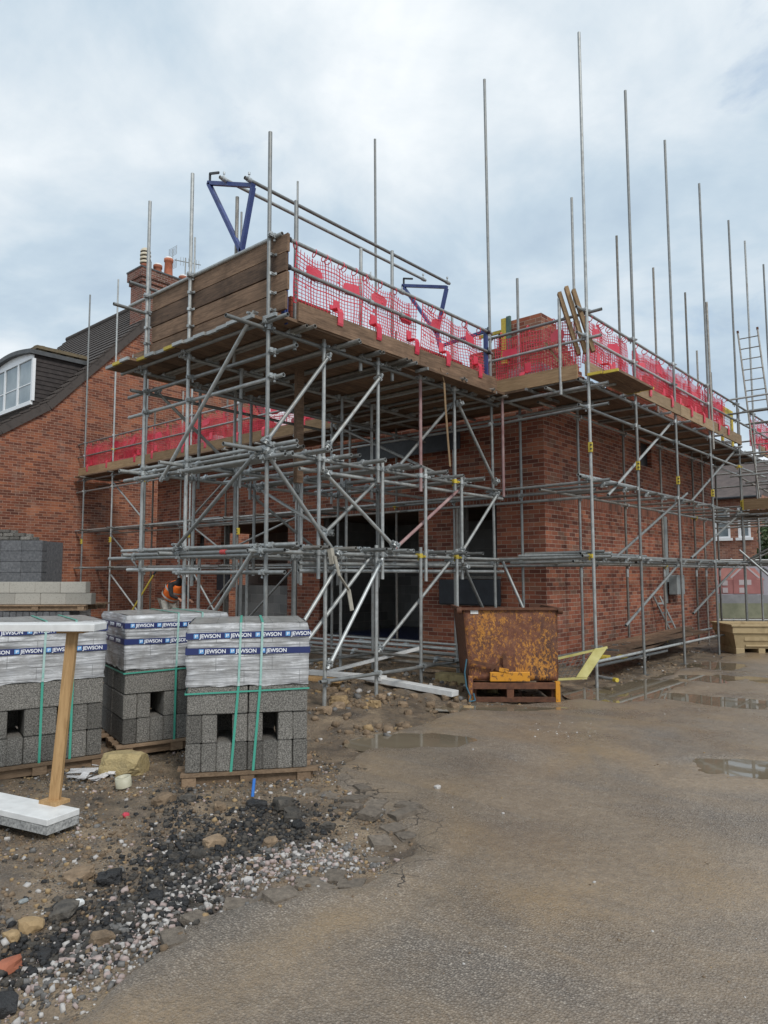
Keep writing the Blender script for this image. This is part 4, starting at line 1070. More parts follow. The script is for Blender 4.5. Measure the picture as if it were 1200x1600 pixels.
# braces
BR = [((-.2, -5.03, 4.39), (-.2, -6.06, 3.10)), ((-.2, -4.06, 4.33), (-.2, -5.10, 3.18)), ((-.2, -6.05, 3.02), (-.2, -4.88, 1.84)), ((-.2, -5.16, 2.90), (-.2, -3.80, 2.0)),
      ((-.2, -2.34, 4.30), (-.2, -1.25, 3.09)), ((-.2, -4.06, 1.84), (-.2, -5.05, .50)), ((-.2, -4.88, 1.75), (-.2, -5.60, .90)), ((-.2, -1.17, 2.98), (-.2, -2.27, 1.94)), ((-.2, -2.22, 1.80), (-.2, -1.45, .80)),
      ((-.33, -2.0, 3.02), (-.33, -3.66, 1.98)), ((-.33, -2.27, 4.28), (-.33, -3.62, 3.10)), ((-.33, -2.30, 1.88), (-.33, -4.0, .60)), ((-.33, -3.93, 2.96), (-.33, -5.05, 2.10)), ((-.33, -4.10, 1.91), (-.33, -5.4, .72)),
      ((-.38, -6.09, 4.68), (-2.30, -6.09, 2.86)), ((-.30, -6.09, 3.02), (-1.95, -6.09, 1.94)), ((-.26, -6.09, 1.97), (-1.45, -6.09, .80)),
      ((-3.05, -5.8, 4.3), (-3.05, -4.1, 3.1)), ((-3.05, -4.0, 2.9), (-3.05, -2.3, 1.9)), ((-2.9, -2.3, 4.3), (-.4, -2.28, 3.1)), ((-2.9, -4.0, 3.0), (-1.2, -3.98, 2.2))]
for p, q in BR:
    o = tube(bay, 'brace', p, q, 'galv_new' if p == (-.2, -4.06, 1.84) else ('redtube' if p == (-.33, -2.0, 3.02) else 'galv'))
    d = (Vector(q) - Vector(p)).normalized()
    for c in (Vector(p) + d * .07, Vector(q) - d * .07):
        clamp(o, bay, c, d, (0, 0, 1))
# deck, running out towards the camera, with hooped and painted board ends
xs = np.arange(-3.42, -.25, .232)
for k, x in enumerate(xs):
    y0 = -6.18 - .05 * ((k * 37) % 5) / 5 - (.10 if k < 3 else 0)
    board(bay, 'deck_board', (x, y0, L4 + .052 + .045), (x, -1.12, L4 + .052 + .045), .222, .038, 'board_y', 'yellow' if k in (1, 3, 6) else 'galv')
for x, y0, y1, z in ((-.17, -6.05, -3.6, .0), (-.15, -3.58, -1.15, .004), (-.05, -3.4, -1.6, -.07)):
    board(bay, 'deck_board', (x, y0, L4 + .10 + z), (x, y1, L4 + .10 + z), .222, .038, 'board_y', 'galv')
for k, z in enumerate((4.79, 5.02, 5.25, 5.475)):
    x0 = XW + .03 + .03 * (k % 2)
    board(bay, 'end_board', (x0, -5.895, z), (XE + .20 + .02 * (k % 2), -5.895 + .006 * (k % 2), z), .038, .213, 'board_dark' if k == 2 else 'board_x', None)
for x in (XE, XM, XW):
    for z in (4.70, 4.905, 5.135, 5.365):
        mb = MB(); mb.cyl((x - .012, -5.96, z - .018), (x - .012, -5.96, z + .018), .031, n=10); mb.box((x + .03, -5.925, z), (.045, .012, .03)); mb.cyl((x + .03, -5.99, z), (x + .03, -5.93, z), .007, n=6); obj('board_clip', mb, M['coupler'], corner[x])
board(bay, 'toe_board', (XW - .45, -5.9, 4.74), (XW - .02, -5.9, 4.74), .038, .21, 'board_x', 'galv')
board(bay, 'toe_board', (XW - .45, -5.9, 4.73), (XW - .45, -1.2, 4.73), .038, .21, 'board_y', 'galv')
for y0, y1, z in ((-5.72, -3.45, 4.70), (-3.44, -1.45, 4.69)):
    board(bay, 'toe_board', (-.055, y0, z), (-.055, y1, z), .038, .225, 'board_y', None)
mb = MB(); mb.box2((-1.35, -4.62, 2.9), (-1.28, -4.50, 4.5)); obj('timber_prop', mb, M['board_y'], bay)
mb = MB(); pts = [Vector((.0, -3.02, 4.62)), Vector((.04, -2.98, 4.40)), Vector((.05, -2.96, 4.0)), Vector((.06, -2.93, 3.6)), Vector((.075, -2.90, 3.18))]
for a, b in zip(pts[:-1], pts[1:]): mb.bar(a, b, .040, .006)
obj('hanging_strap', mb, M['board_tan'], bay)
mb = MB(); pts = [Vector((-.12, -5.02, 1.86)), Vector((-.06, -5.0, 1.62)), Vector((-.02, -4.88, 1.45)), Vector((.0, -4.84, 1.2))]
for a, b in zip(pts[:-1], pts[1:]): mb.bar(a, b, .06, .012)
mb.bar((-.17, -5.05, 1.95), (-.13, -5.04, 1.76), .07, .05); obj('hanging_strap', mb, noisy('dirty_webbing', (.25, .23, .19), (.42, .39, .33), .8, 0, 12), bay)

# loading bay gate: two blue frames carrying two rails and the mesh
gt = thing('loading_bay_gate', 'blue steel swing gate with triangular end frames on the loading bay', 'gate', (-.25, -3.7, 4.62))
GY0, GY1 = -5.62, -1.40
for y in (GY0, GY1):
    mb = MB()
    a, b, c = (-2.06, y, 7.08 if y == GY0 else 6.93), (-1.05, y, 6.66 if y == GY0 else 6.62), (-1.28, y, 5.84)
    mb.bar(a, b, .05, .06, up=(0, 1, 0)); mb.bar((a[0] + .015, y, a[2] - .02), c, .05, .06, up=(0, 1, 0)); mb.bar((b[0] - .01, y, b[2] - .02), c, .05, .06, up=(0, 1, 0))
    mb.bar(c, (-1.20, y, 5.56), .05, .06, up=(0, 1, 0))
    fr = obj('end_frame', mb, M['blue_steel'], gt)
    mb = MB(); mb.bar((a[0] + .03, y, a[2] + .02), (a[0] + .03, y, a[2] + .13), .02, .03); mb.bar((a[0] + .02, y, a[2] + .13), (a[0] + .24, y, a[2] + .06), .03, .02, up=(0, 1, 0)); obj('latch_hook', mb, M['black'], fr)
for y in (-5.80, -1.52):
    mb = MB(); mb.bar((XE + .06, y, 4.62), (XE + .06, y, 5.64), .06, .05, up=(0, 1, 0)); mb.bar((XE + .09, y, 4.55), (XE + .09, y, 4.86), .05, .012, up=(0, 1, 0)); p_ = obj('gate_post', mb, M['blue_steel'], gt)
for y, y2 in ((GY0, -5.80), (GY1, -1.52)):
    mb = MB(); mb.bar((-1.22, y, 5.60), (XE + .03, y2, 5.60), .04, .05); obj('swing_arm', mb, M['blue_steel'], gt)
for x, z, y0, y1 in ((-1.08, 6.73, -5.74, -1.28), (-1.60, 6.93, -5.76, -1.30)):
    o = tube(gt, 'gate_rail', (x, y0, z), (x, y1, z), 'galv')
    for y in (y0 + .07, y1 - .07):
        mb = MB(); mb.cyl((x, y - .03, z), (x, y + .03, z), .034, n=10); mb.cyl((x, y, z + .03), (x, y, z + .10), .009, n=6); mb.cyl((x, y, z + .07), (x, y, z + .10), .017, n=6); obj('rail_clip', mb, M['coupler'], o)
for z in (5.585, 5.245):
    o = tube(gt, 'gate_rail', (XE + .10, -5.88, z), (XE + .10, -1.40, z), 'galv')
    for y in (-5.80, -4.35, -3.70, -1.52):
        mb = MB(); mb.cyl((XE + .10, y - .035, z), (XE + .10, y + .035, z), .035, n=10); mb.cyl((XE + .10, y, z + .03), (XE + .10, y, z + .075), .010, n=6); obj('rail_clip', mb, M['black'] if y in (-5.8, -1.52) else M['coupler'], o)
GL = 'red mesh brick guard %s'
guard('brick_guard', (XE + .08, -5.72), (XE + .08, -4.55), 4.86, 5.56, (1, 0), 11, GL % 'on the loading bay gate, nearest the boarded end', 1, 5, 2, sag=.05, hk=.155)
guard('brick_guard', (XE + .08, -4.52), (XE + .08, -3.30), 4.86, 5.55, (1, 0), 12, GL % 'in the middle of the loading bay gate, bunched at one side', 2, 4, 2, sag=.07, hk=.155)
guard('brick_guard', (XE + .08, -3.32), (XE + .08, -1.62), 4.86, 5.54, (1, 0), 13, GL % 'on the loading bay gate, next to the tall corner tube', 2, 4, 2, sag=.05, hk=.155)

# ------------------------------------------------------------------ scaffold along the front wall
fs = thing('front_scaffold', 'scaffold along the front wall from the old house to the corner', 'scaffold', (-7, -1.1, 0))
FX = (-15.0, -13.25, -11.45, -9.3, -7.35, -5.33, -3.02, -.42)
FS = {}
for x in FX:
    FS[x] = tube(fs, 'standard', (x + .09, -1.10, gz1(x, -1.1) - .01), (x, -1.10, 10.32), 'galv')
for x in (-13.25, -15.0, -7.3, -9.3): seal(fs, (x + .08, -1.10, 2.62), (.0, -.03))
for x, top in ((-12.34, 6.45), (-10.9, 6.70), (-8.85, 6.6), (-6.14, 6.7), (-3.14, 6.6), (-1.72, 6.6), (-.28, 6.92)):
    s = tube(fs, 'standard', (x, -.30, gz1(x, -.3)), (x - .02, -.30, top), 'galv_old' if x < -2 else 'galv')
    for z in (4.40, 3.0, 1.86): coupler(s, fs, (x, -.30, z), 'x', -1)
tube(fs, 'standard', (-.13, -1.14, 2.90), (-.13, -1.14, 4.64), 'redtube'); tube(fs, 'standard', (.94, -1.15, 4.42), (.94, -1.15, 5.97), 'galv')
for z, nm in ((5.64, 'guard_rail'), (5.24, 'guard_rail'), (4.49, 'ledger'), (4.15, 'ledger'), (3.02, 'ledger'), (1.88, 'ledger')):
    dz = -.06 if z < 4 else 0
    for a, b in ((-15.6, -9.1), (-9.25, -3.0), (-3.2, -.30)):
        if nm == 'guard_rail' and a == -3.2: continue
        tube(fs, nm, (a, -1.05, z + dz), (b, -1.05 + (.0 if nm != 'ledger' else jig(.01)), z + dz), 'galv')
    if z == 4.15:
        tube(fs, nm, (-.36, -1.05, z - .01), (1.66, -1.05, z + .04), 'galv')
    else:
        tube(fs, nm, (-.52, -1.05, z), (1.62 + jig(.05), -1.05, z + .02), 'galv')
    for x in FX: coupler(FS[x], fs, (x + .05 * (1 - z / 10), -1.10, z + dz), 'x', 1)
for z in (4.40, 3.0, 2.88, 1.86, 1.78):
    for a, b in ((-15.5, -9.2), (-9.4, -2.8), (-3.0, 1.1)):
        tube(fs, 'ledger', (a, -.35, z), (b, -.35, z), 'galv_old' if rnd.random() < .4 else 'galv')
for a, b, z in ((-15.4, -11.6, 2.90), (-11.8, -8.1, 2.98), (-13.6, -9.9, 1.80), (-9.8, -5.9, 2.84), (-6.3, -2.4, 2.93), (.15, 1.5, 1.96), (-.1, 1.15, 1.82), (.05, 1.6, 1.93)):
    tube(fs, 'ledger', (a, -.98 + jig(.03), z), (b, -.98 + jig(.05), z + .02), 'galv')
for x in (-14.7, -13.0, -11.2, -9.1, -7.6, -6.4, -5.1, -3.9, -2.7, -1.4, -.2, .75):
    for z in (4.54, 2.95, 1.83):
        if x > -3 and z < 4: continue
        tube(fs, 'transom', (x, -1.32 + jig(.06), z), (x, -.06, z), 'galv_old' if rnd.random() < .3 else 'galv')
for p, q in (((-13.35, -1.0, 4.30), (-11.5, -1.0, 3.05)), ((-13.4, -1.0, 2.78), (-11.5, -1.0, 1.62)), ((-13.3, -1.0, 1.62), (-11.4, -1.0, .40)), ((-7.2, -1.0, 4.3), (-9.4, -1.0, 3.0)), ((-9.5, -1.0, 2.95), (-7.3, -1.0, 1.85)),
             ((-9.2, -1.0, 1.7), (-8.0, -1.0, .5)), ((-7.4, -1.0, 1.7), (-8.9, -1.0, .5)), ((-5.2, -1.0, 2.9), (-7.6, -1.0, 2.25)), ((-.25, -1.0, 1.84), (.36, -1.0, .60)), ((-5.4, -1.0, 1.8), (-7.3, -1.0, .4))):
    tube(fs, 'brace', p, q, 'galv')
for k in range(5):
    for a, b in ((-15.4, -11.6), (-11.58, -7.7), (-7.68, -3.8), (-3.78, .35)):
        board(fs, 'deck_board', (a + jig(.03), -.16 - .232 * k, 4.605), (b + jig(.02), -.16 - .232 * k, 4.605), .222, .038, 'board_x', 'galv')
for a, b in ((-15.2, -11.35), (-11.33, -7.5), (-7.48, -3.6)):
    board(fs, 'toe_board', (a, -1.145, 4.745), (b, -1.145, 4.745), .038, .225, 'board_tan', None)
board(fs, 'toe_board', (-.36, -1.145, 4.74), (1.22, -1.145, 4.74), .038, .225, 'board_tan', None)
k = 0
for (a, b), w in zip(((-15.0, -12.7), (-12.68, -10.35), (-10.33, -8.0), (-7.98, -5.7), (-5.68, -3.5)), ('beside the old house gable, leftmost', 'on the left walkway between the first two tall tubes', 'on the left walkway behind the boarded tower end', 'on the left walkway seen under the loading deck', 'on the walkway just left of the timber prop')):
    guard('brick_guard', (a, -1.02), (b, -1.02), 4.86, 5.58, (0, -1), 20 + k, GL % w, 2, 4, 2, sag=.05, double=.62 if k != 3 else .35); k += 1
guard('brick_guard', (-.36, -1.0), (1.26, -1.0), 4.85, 5.66, (0, -1), 31, GL % 'with torn top on the short front return at the corner', 1, 4, 2, sag=.03, double=.8)
for x, l in ((1.02, .02), (1.14, .08), (1.26, .0)):
    mb = MB(); mb.bar((x + .15, -.98, 5.05), (x - .08, -1.14, 6.04 + l), .105, .055); tag(obj('timber_batten', mb, M['board_tan']), 'weathered timber batten leaning on the corner guard rail', 'batten', 'battens leaning at the scaffold corner')

# ------------------------------------------------------------------ scaffold along the side wall
ss = thing('side_scaffold', 'scaffold with tall free tubes along the right side wall', 'scaffold', (.85, 4, 0))
SY = (-1.08, .74, 2.68, 4.77, 6.95, 8.38, 10.24)
SS = {}
for y in SY:
    SS[y] = tube(ss, 'standard', (1.375, y, gz1(1.37, y) - .02), (1.355, y, 10.26), 'galv')
    if y < 8: seal(ss, (1.36, y, 3.55 if y < 0 else 3.5 - .03 * y), (.02, -.02))
    mb = MB(); mb.box((1.37, y, gz1(1.37, y) + .004), (.15, .15, .008)); obj('base_plate', mb, M['galv_old'], SS[y])
tube(ss, 'standard', (1.42, 4.80, 4.3), (1.40, 4.80, 7.55), 'galv_old')
for y, top in ((.60, 8.57), (2.60, 8.58), (4.60, 8.57), (6.72, 8.64), (7.45, 7.33), (8.55, 7.0)):
    s = tube(ss, 'standard', (.36, y, gz1(.36, y)), (.345, y, top), 'galv_old' if y > 2 else 'galv')
    for z in (4.44, 3.0, 1.82): coupler(s, ss, (.35, y, z), 'y', 1)
    for z in (1.66,): 
        mb = MB(); mb.cyl((.358, y, z - .08), (.358, y, z + .08), .031, n=10); obj('joint_sleeve', mb, M['coupler'], s)
for z, nm in ((5.70, 'guard_rail'), (5.30, 'guard_rail'), (4.57, 'ledger'), (4.18, 'ledger'), (3.09, 'ledger'), (1.91, 'ledger'), (.33, 'ledger')):
    y00 = -1.30 if z > .5 else -1.0
    tube(ss, nm, (1.30, y00, z), (1.30, 4.9, z + .01), 'galv'); tube(ss, nm, (1.305, 4.72, z + .0), (1.305, 11.0, z + .02), 'galv')
    for y in SY: 
        if z > .5: coupler(SS[y], ss, (1.355, y, z), 'y', -1)
for z in (4.44, 3.0, 1.82, .30):
    tube(ss, 'ledger', (.40, -.9, z), (.40, 4.4, z), 'galv_old'); tube(ss, 'ledger', (.405, 4.2, z), (.405, 10.8, z), 'galv')
for y0, y1, z, x in ((-1.2, 1.3, 1.95, 1.22), (.9, 5.2, 1.84, 1.22), (4.4, 9.2, 1.87, 1.21), (-1.25, .9, 3.13, 1.24), (.7, 2.9, 3.12, 1.22), (-.9, 2.2, .24, 1.2), (-1.3, 3.0, 1.83, 1.15)):
    tube(ss, 'ledger', (x, y0, z), (x + .02, y1, z), 'galv')
for y in (-.5, .35, 1.3, 2.1, 3.1, 4.0, 5.0, 5.9, 6.8, 7.7, 8.6, 9.5):
    for z in (4.62, 3.04, 1.87):
        o = tube(ss, 'transom', (1.52 + jig(.05), y, z), (.02 if z > 4 else .25, y, z), 'galv_old' if rnd.random() < .3 else 'galv')
        clamp(o, ss, (1.30, y, z), (1, 0, 0), (0, 0, -1))
for p, q in (((1.26, 2.76, 4.57), (1.26, -.25, 2.90)), ((1.26, 6.98, 4.57), (1.26, 3.6, 3.05)), ((1.26, 3.5, 3.25), (1.26, -.1, 1.88)), ((1.26, 2.85, 1.82), (1.26, .3, .80)), ((1.26, 7.6, 3.2), (1.26, 3.6, 1.96)), ((1.26, 6.95, 1.88), (1.26, 3.6, .86))):
    o = tube(ss, 'brace', p, q, 'galv')
for k in range(5):
    for a, b in ((-1.0, 2.0), (2.02, 5.9), (5.92, 9.8)):
        board(ss, 'deck_board', (.18 + .232 * k, a + jig(.03), 4.665), (.18 + .232 * k, b + jig(.02), 4.665), .222, .038, 'board_y', 'galv')
for x, y0, y1 in ((1.50, -1.16, .34), (1.735, -1.12, .30)):
    board(ss, 'deck_board', (x, y0, 4.655), (x, y1, 4.655), .222, .038, 'board_y', 'yellow')
for a, b in ((-1.02, .60), (.62, 2.78), (2.80, 4.9), (4.92, 6.95)):
    board(ss, 'toe_board', (1.415 if a > 0 else 1.30, a, 4.80), (1.415 if a > 0 else 1.30, b, 4.80), .038, .225, 'board_tan_y', None)
board(ss, 'toe_board', (1.415, 8.6, 4.80), (1.415, 11, 4.80), .038, .225, 'board_tan_y', 'galv')
k = 0
for (a, b), w in zip(((-.98, .62), (.95, 2.62), (2.70, 4.72), (4.82, 6.35)), ('at the corner above the overhanging boards', 'on the side wall walkway right of the open gap', 'on the side wall walkway before the broken tube', 'on the side wall walkway beside the yellow panel')):
    guard('brick_guard', (1.27, a), (1.27, b), 4.92, 5.66, (1, 0), 40 + k, GL % w, 2, 4, 2, sag=.04, double=.4 if k == 0 else .68, hk=.19); k += 1
guard('brick_guard', (1.27, 8.5), (1.27, 10.9), 4.92, 5.68, (1, 0), 49, GL % 'behind the access ladder, rightmost', 2, 4, 1, sag=.05, double=.4, hk=.19)
pg = thing('yellow_edge_panel', 'yellow framed safety panel at the end of the side walkway', 'safety panel', (1.2, 7.0, 4.7))
mb = MB(); mb.box2((1.10, 6.5, 4.72), (1.14, 6.62, 5.62)); mb.box2((1.10, 7.3, 4.72), (1.14, 7.42, 5.62)); mb.box2((1.10, 6.62, 5.42), (1.14, 7.3, 5.62)); obj('frame', mb, M['yellow'], pg)
mb = MB()
for k in range(9): mb.box2((1.115, 6.62, 4.76 + .075 * k), (1.122, 7.3, 4.767 + .075 * k))
for k in range(9): mb.box2((1.116, 6.66 + .078 * k, 4.74), (1.123, 6.666 + .078 * k, 5.42))
obj('wire_infill', mb, M['galv_new'], pg)

# ------------------------------------------------------------------ access tower and ladder on the right
tw = thing('access_tower', 'scaffold access tower with a ladder bay at the right edge', 'scaffold', (2.6, 7.6, 0))
for x, y in ((3.2, 6.95), (3.2, 8.38), (2.3, 8.4), (3.2, 10.0)):
    tube(tw, 'standard', (x, y, -.02), (x, y, 10.2 if x == 3.2 else 6.4), 'galv')
for z in (5.80, 5.45, 4.45, 3.95, 3.02, 1.90, .35):
    tube(tw, 'guard_rail' if z > 5 else 'ledger', (1.15, 6.90, z), (3.5, 6.90, z + .02), 'galv')
    if z not in (.35,): tube(tw, 'ledger', (1.1, 8.43, z), (3.5, 8.43, z), 'galv')
    tube(tw, 'ledger', (3.15, 6.5, z), (3.15, 10.2, z), 'galv')
for p, q in (((1.30, 6.86, 2.2), (2.6, 6.86, .9)), ((3.2, 6.86, 2.95), (1.45, 6.86, 1.95)), ((3.2, 8.47, 4.4), (1.4, 8.47, 3.1)), ((1.4, 8.47, 1.8), (3.2, 8.47, .4))):
    tube(tw, 'brace', p, q, 'galv_new' if p[2] == 2.2 else 'galv')
for k in range(5): board(tw, 'deck_board', (1.3, 7.05 + .232 * k, 3.11), (3.5, 7.05 + .232 * k, 3.11), .222, .038, 'board_x', 'yellow')
board(tw, 'toe_board', (1.41, 6.865, 3.26), (3.5, 6.865, 3.26), .038, .25, 'board_tan', 'yellow')
for x, y in ((.3, 11.2), (1.5, 11.6), (2.6, 11.4), (.9, 12.3)): tube(tw, 'standard', (x, y, 0), (x, y, 6.5), 'galv_old')
for z in (5.5, 4.6, 4.2, 3.6, 3.0, 2.0): tube(tw, 'ledger', (-.8, 11.25, z), (3.6, 11.3, z + .02), 'galv_old')
tube(tw, 'brace', (.2, 11.2, 4.5), (2.4, 11.3, 3.0), 'galv_old'); tube(tw, 'brace', (2.5, 11.3, 3.0), (.4, 11.2, 2.0), 'galv_old')
for p, q in (((.5, 7.6, 3.0), (3.4, 7.6, 3.02)), ((.3, 8.0, 3.05), (3.0, 8.1, 3.06)), ((.4, 9.2, 2.95), (3.2, 9.1, 2.95))): tube(tw, 'transom', p, q, 'galv_old')
ld = thing('ladder', 'steel access ladder rising from the lower platform through the deck', 'ladder', (1.75, 7.3, 3.13))
la, lb = Vector((1.72, 7.20, 3.13)), Vector((1.30, 7.55, 7.62)); du = Vector((.44, .02, 0))
for s in (Vector((0, 0, 0)), du):
    mb = MB(); mb.cyl(la + s, lb + s, .021, n=10); st = obj('stile', mb, M['galv_old'], ld)
    mb = MB(); d = (lb - la).normalized(); mb.cyl(lb + s - d * .03, lb + s + d * .03, .027, n=10); obj('stile_cap', mb, M['rust'], st)
for k in range(16):
    c = la + (lb - la) * ((k + .9) / 16.6); mb = MB(); mb.cyl(c, c + du, .014, n=8); obj('rung', mb, M['galv_old'], ld)

def extra_couplers(scaf):
    vs0 = [v.co.copy() for v in CPL.vertices]; fs0 = [tuple(f.vertices) for f in CPL.polygons]; mb = MB()
    for Mx in EXTRA.get(scaf.name, []): mb.add([Mx @ v for v in vs0], fs0)
    if mb.v: tag(obj('small_couplers', mb, M['coupler'], scaf, fixn=False), kind='stuff')
for sc_ in (bay, fs, ss, tw): extra_couplers(sc_)

# ------------------------------------------------------------------ block packs
def text_mesh(body, size, mat, ext=.0006, bold=.0):
    cu = bpy.data.curves.new('lettering', 'FONT'); cu.body = body; cu.size = size; cu.extrude = ext; cu.offset = bold
    o = bpy.data.objects.new('lettering', cu); COL.objects.link(o)
    bpy.context.view_layer.update()
    me = bpy.data.meshes.new_from_object(o.evaluated_get(bpy.context.evaluated_depsgraph_get()))
    bpy.data.objects.remove(o); bpy.data.curves.remove(cu)
    me.materials.clear(); me.materials.append(mat); me.name = 'lettering'
    return me
TXT = text_mesh('JEWSON', .043, M['lettering'], bold=.0011)
def block_mesh(w, d, h, mat, bev=.006):
    bm = bmesh.new(); bmesh.ops.create_cube(bm, size=1)
    for v in bm.verts: v.co = Vector((v.co.x * w, v.co.y * d, v.co.z * h))
    bmesh.ops.bevel(bm, geom=bm.edges[:], offset=bev, segments=2, affect='EDGES')
    me = bpy.data.meshes.new('concrete_block'); bm.to_mesh(me); bm.free(); me.materials.append(mat); return me
UP = block_mesh(.102, .44, .222, M['block']); LONG = block_mesh(.438, .215, .222, M['block'])
UPD = block_mesh(.102, .44, .222, M['block_dark']); LONGL = block_mesh(.44, .215, .19, M['block_light'])
def pallet(t, w, d, rr):
    for y in (.06, d / 2, d - .06):
        mb = MB(); mb.box2((-.03, y - .05, .0), (w + .05, y + .05, .075)); obj('pallet_bearer', mb, M['pallet'], t)
    for k in range(3):
        mb = MB(); mb.box2((-.02 + (w - .06) * k / 2, -.02, .001), (.09 + (w - .06) * k / 2, .07, .074)); obj('pallet_foot', mb, M['pallet'], t)
    n = 6
    for k in range(n):
        y = -.03 + (d + .0) * k / (n - 1); mb = MB(); mb.box2((-.05 + rr.uniform(-.02, .02), y, .076), (w + .06 + rr.uniform(-.02, .03), y + .09, .098)); obj('pallet_board', mb, M['pallet'], t)
def wrap_box(w, d, z0, z1, seed, droop=.02):
    """stretch-wrapped bundle with creased, slightly bulging sides"""
    nxs, nzs = 22, 12; mb = MB()
    per = [(w * i / nxs, 0) for i in range(nxs)] + [(w, d * i / nxs) for i in range(nxs)] + [(w - w * i / nxs, d) for i in range(nxs)] + [(0, d - d * i / nxs) for i in range(nxs)]
    N = len(per); vs = []
    for j in range(nzs + 1):
        t = j / nzs
        for i, (x, y) in enumerate(per):
            nz = mnoise.noise(Vector((x * 4 + seed, y * 4, t * 6)));  nz2 = mnoise.noise(Vector((x * 9, y * 9 + seed, t * 2)))
            ox = (x - w / 2) / (w / 2); oy = (y - d / 2) / (d / 2); s = .013 * nz + .008 * nz2 + .006
            zz = z0 + (z1 - z0) * t
            if j == 0: zz += droop * nz2 + .012 * nz
            e = .010 * max(0, t - .92) / .08
            vs.append((x + (s - e) * ox, y + (s - e) * oy, zz - .006 * abs(ox * oy) * t))
    fs = [(j * N + i, j * N + (i + 1) % N, (j + 1) * N + (i + 1) % N, (j + 1) * N + i) for j in range(nzs) for i in range(N)]
    mb.add(vs, fs, 0, True)
    top = []; tf = []
    for j in range(13):
        for i in range(13):
            x = .015 + (w - .03) * i / 12; y = .015 + (d - .03) * j / 12
            top.append((x, y, z1 - .002 + .005 * mnoise.noise(Vector((x * 6 + seed, y * 6, 1)))))
    for j in range(12):
        for i in range(12): tf.append((j * 13 + i, j * 13 + i + 1, j * 13 + i + 14, j * 13 + i + 13))
    mb.add(top, tf, 1, True)
    return mb
def pack(label, x, y, ang, w=1.0, d=.92, holes=(2, 6), seed=1, straps=(.42, .62), tapes=(1.05, 1.185), side=False, hstrap=None, skew=(0, 0), z=None, h=1.28):
    rr = random.Random(seed)
    t = thing('block_pack', label, 'block pack', (x, y, (gz1(x, y) if z is None else z) + .0), 'strapped packs of concrete blocks', R(ang), world=False)
    pallet(t, w, d, rr)
    n = 8; pw = w / n
    for c, z0 in ((0, .212), (1, .437)):
        for i in range(n):
            if c == 1 and i in holes: continue
            for r_ in range(2):
                if r_ == 1 and 0 < i < n - 1 and not (c == 1 and (i - 1 in holes or i + 1 in holes)) and not (c == 0 and i in holes): continue
                o = link_mesh('concrete_block', UP, t, (pw * (i + .5), .225 + .455 * r_ + rr.uniform(-.006, .006), z0), (0, 0, rr.uniform(-.012, .012)), (pw / .105, 1, 1))
    for i in holes: link_mesh('concrete_block', UP, t, (pw * (i + .5), .225 + .47, .437), (0, 0, 0), (pw / .105, 1, 1))  # added blocks shut out light from behind so the fork holes stay dark
    for i in range(2):
        for r_ in range(4):
            link_mesh('concrete_block', LONG, t, (w * (i + .5) / 2 + rr.uniform(-.004, .004), .112 + .228 * r_, .664), (0, 0, rr.uniform(-.01, .01)), (w / 2 / .447, 1.02, 1))
    obj('stretch_wrap', wrap_box(w, d, .775, h, seed), [M['wrap'], M['wrap_top']], t)
    for s in straps:
        u = w * s; mb = MB(); sw = .020
        a = skew[0]
        mb.bar((u + a, -.004, .07), (u, -.012, .78), sw, .003, up=(0, 1, 0)); mb.bar((u, -.019, .775), (u + .012, -.017, h + .004), sw * .9, .003, 1, up=(0, 1, 0)); mb.bar((u + .012, -.012, h + .006), (u + .02, d + .01, h + .006), sw, .003); mb.bar((u + .02, d + .014, h), (u, d + .014, .08), sw, .003, up=(0, 1, 0))
        obj('strap', mb, [M['green_strap'], M['strap_film']], t)
    if hstrap:
        mb = MB(); mb.bar((-.012, -.010, hstrap), (w + .012, -.010, hstrap + .02), .003, .013); mb.bar((-.012, -.01, hstrap), (-.012, d, hstrap), .003, .013); obj('strap', mb, M['green_strap'], t)
    for q, tz in enumerate(tapes):
        hh = .026; o_ = .015; tl = [rr.uniform(-.01, .01) for _ in range(4)]
        mb = MB(); P4 = [(-o_, -o_), (w + o_, -o_), (w + o_, d + o_), (-o_, d + o_)]
        for k in range(4):
            a, b = P4[k], P4[(k + 1) % 4]; za, zb = tz + tl[k], tz + tl[(k + 1) % 4]
            mb.bar((a[0], a[1], za), (b[0], b[1], zb), .002, hh * 2, up=(0, 0, 1))
        tp = obj('printed_tape', mb, M['navy'], t)
        st = .245; x0 = .03 + .1 * rr.random(); k = 0
        while x0 + .20 < w + .02:
            zc = tz + tl[0] + (tl[1] - tl[0]) * (x0 / w)
            link_mesh('lettering', TXT, tp, (x0 + .045, -o_ - .0028, zc - .0145), (R(90), -math.atan2(tl[1] - tl[0], w), 0))
            m2 = MB(); m2.box2((x0 - .002, -o_ - .0032, zc - .017), (x0 + .035, -o_ - .0018, zc + .018)); m2.box2((x0 + .008, -o_ - .0036, zc - .010), (x0 + .016, -o_ - .0030, zc + .012), 1); m2.box2((x0 + .020, -o_ - .0036, zc - .002), (x0 + .028, -o_ - .0030, zc + .012), 1)
            obj('tape_mark', m2, [M['logo'], M['lettering']], tp)
            x0 += st
        if side:
            y0 = .10
            while y0 + .2 < d:
                zc = tz + tl[0] + (tl[3] - tl[0]) * (y0 / d)
                link_mesh('lettering', TXT, tp, (-o_ - .0028, y0 + .2, zc - .0145), (R(90), 0, -R(90)))
                y0 += .26
    return t
dC = (math.cos(R(53)), math.sin(R(53))); d75 = (math.cos(R(75)), math.sin(R(75)))
pack('grey block pack standing nearest, on its own pallet at the right end', 1.02, -7.80, 53, .97, .95, (2, 5), 2, (.42, .60), (1.06, 1.185), False, .72, (-.05, 0))
pack('grey block pack in the middle, set back with a corner towards the camera', -.138, -7.70, 75, .98, .95, (2, 5), 3, (.48, .72), (1.03, 1.17), True, .745)
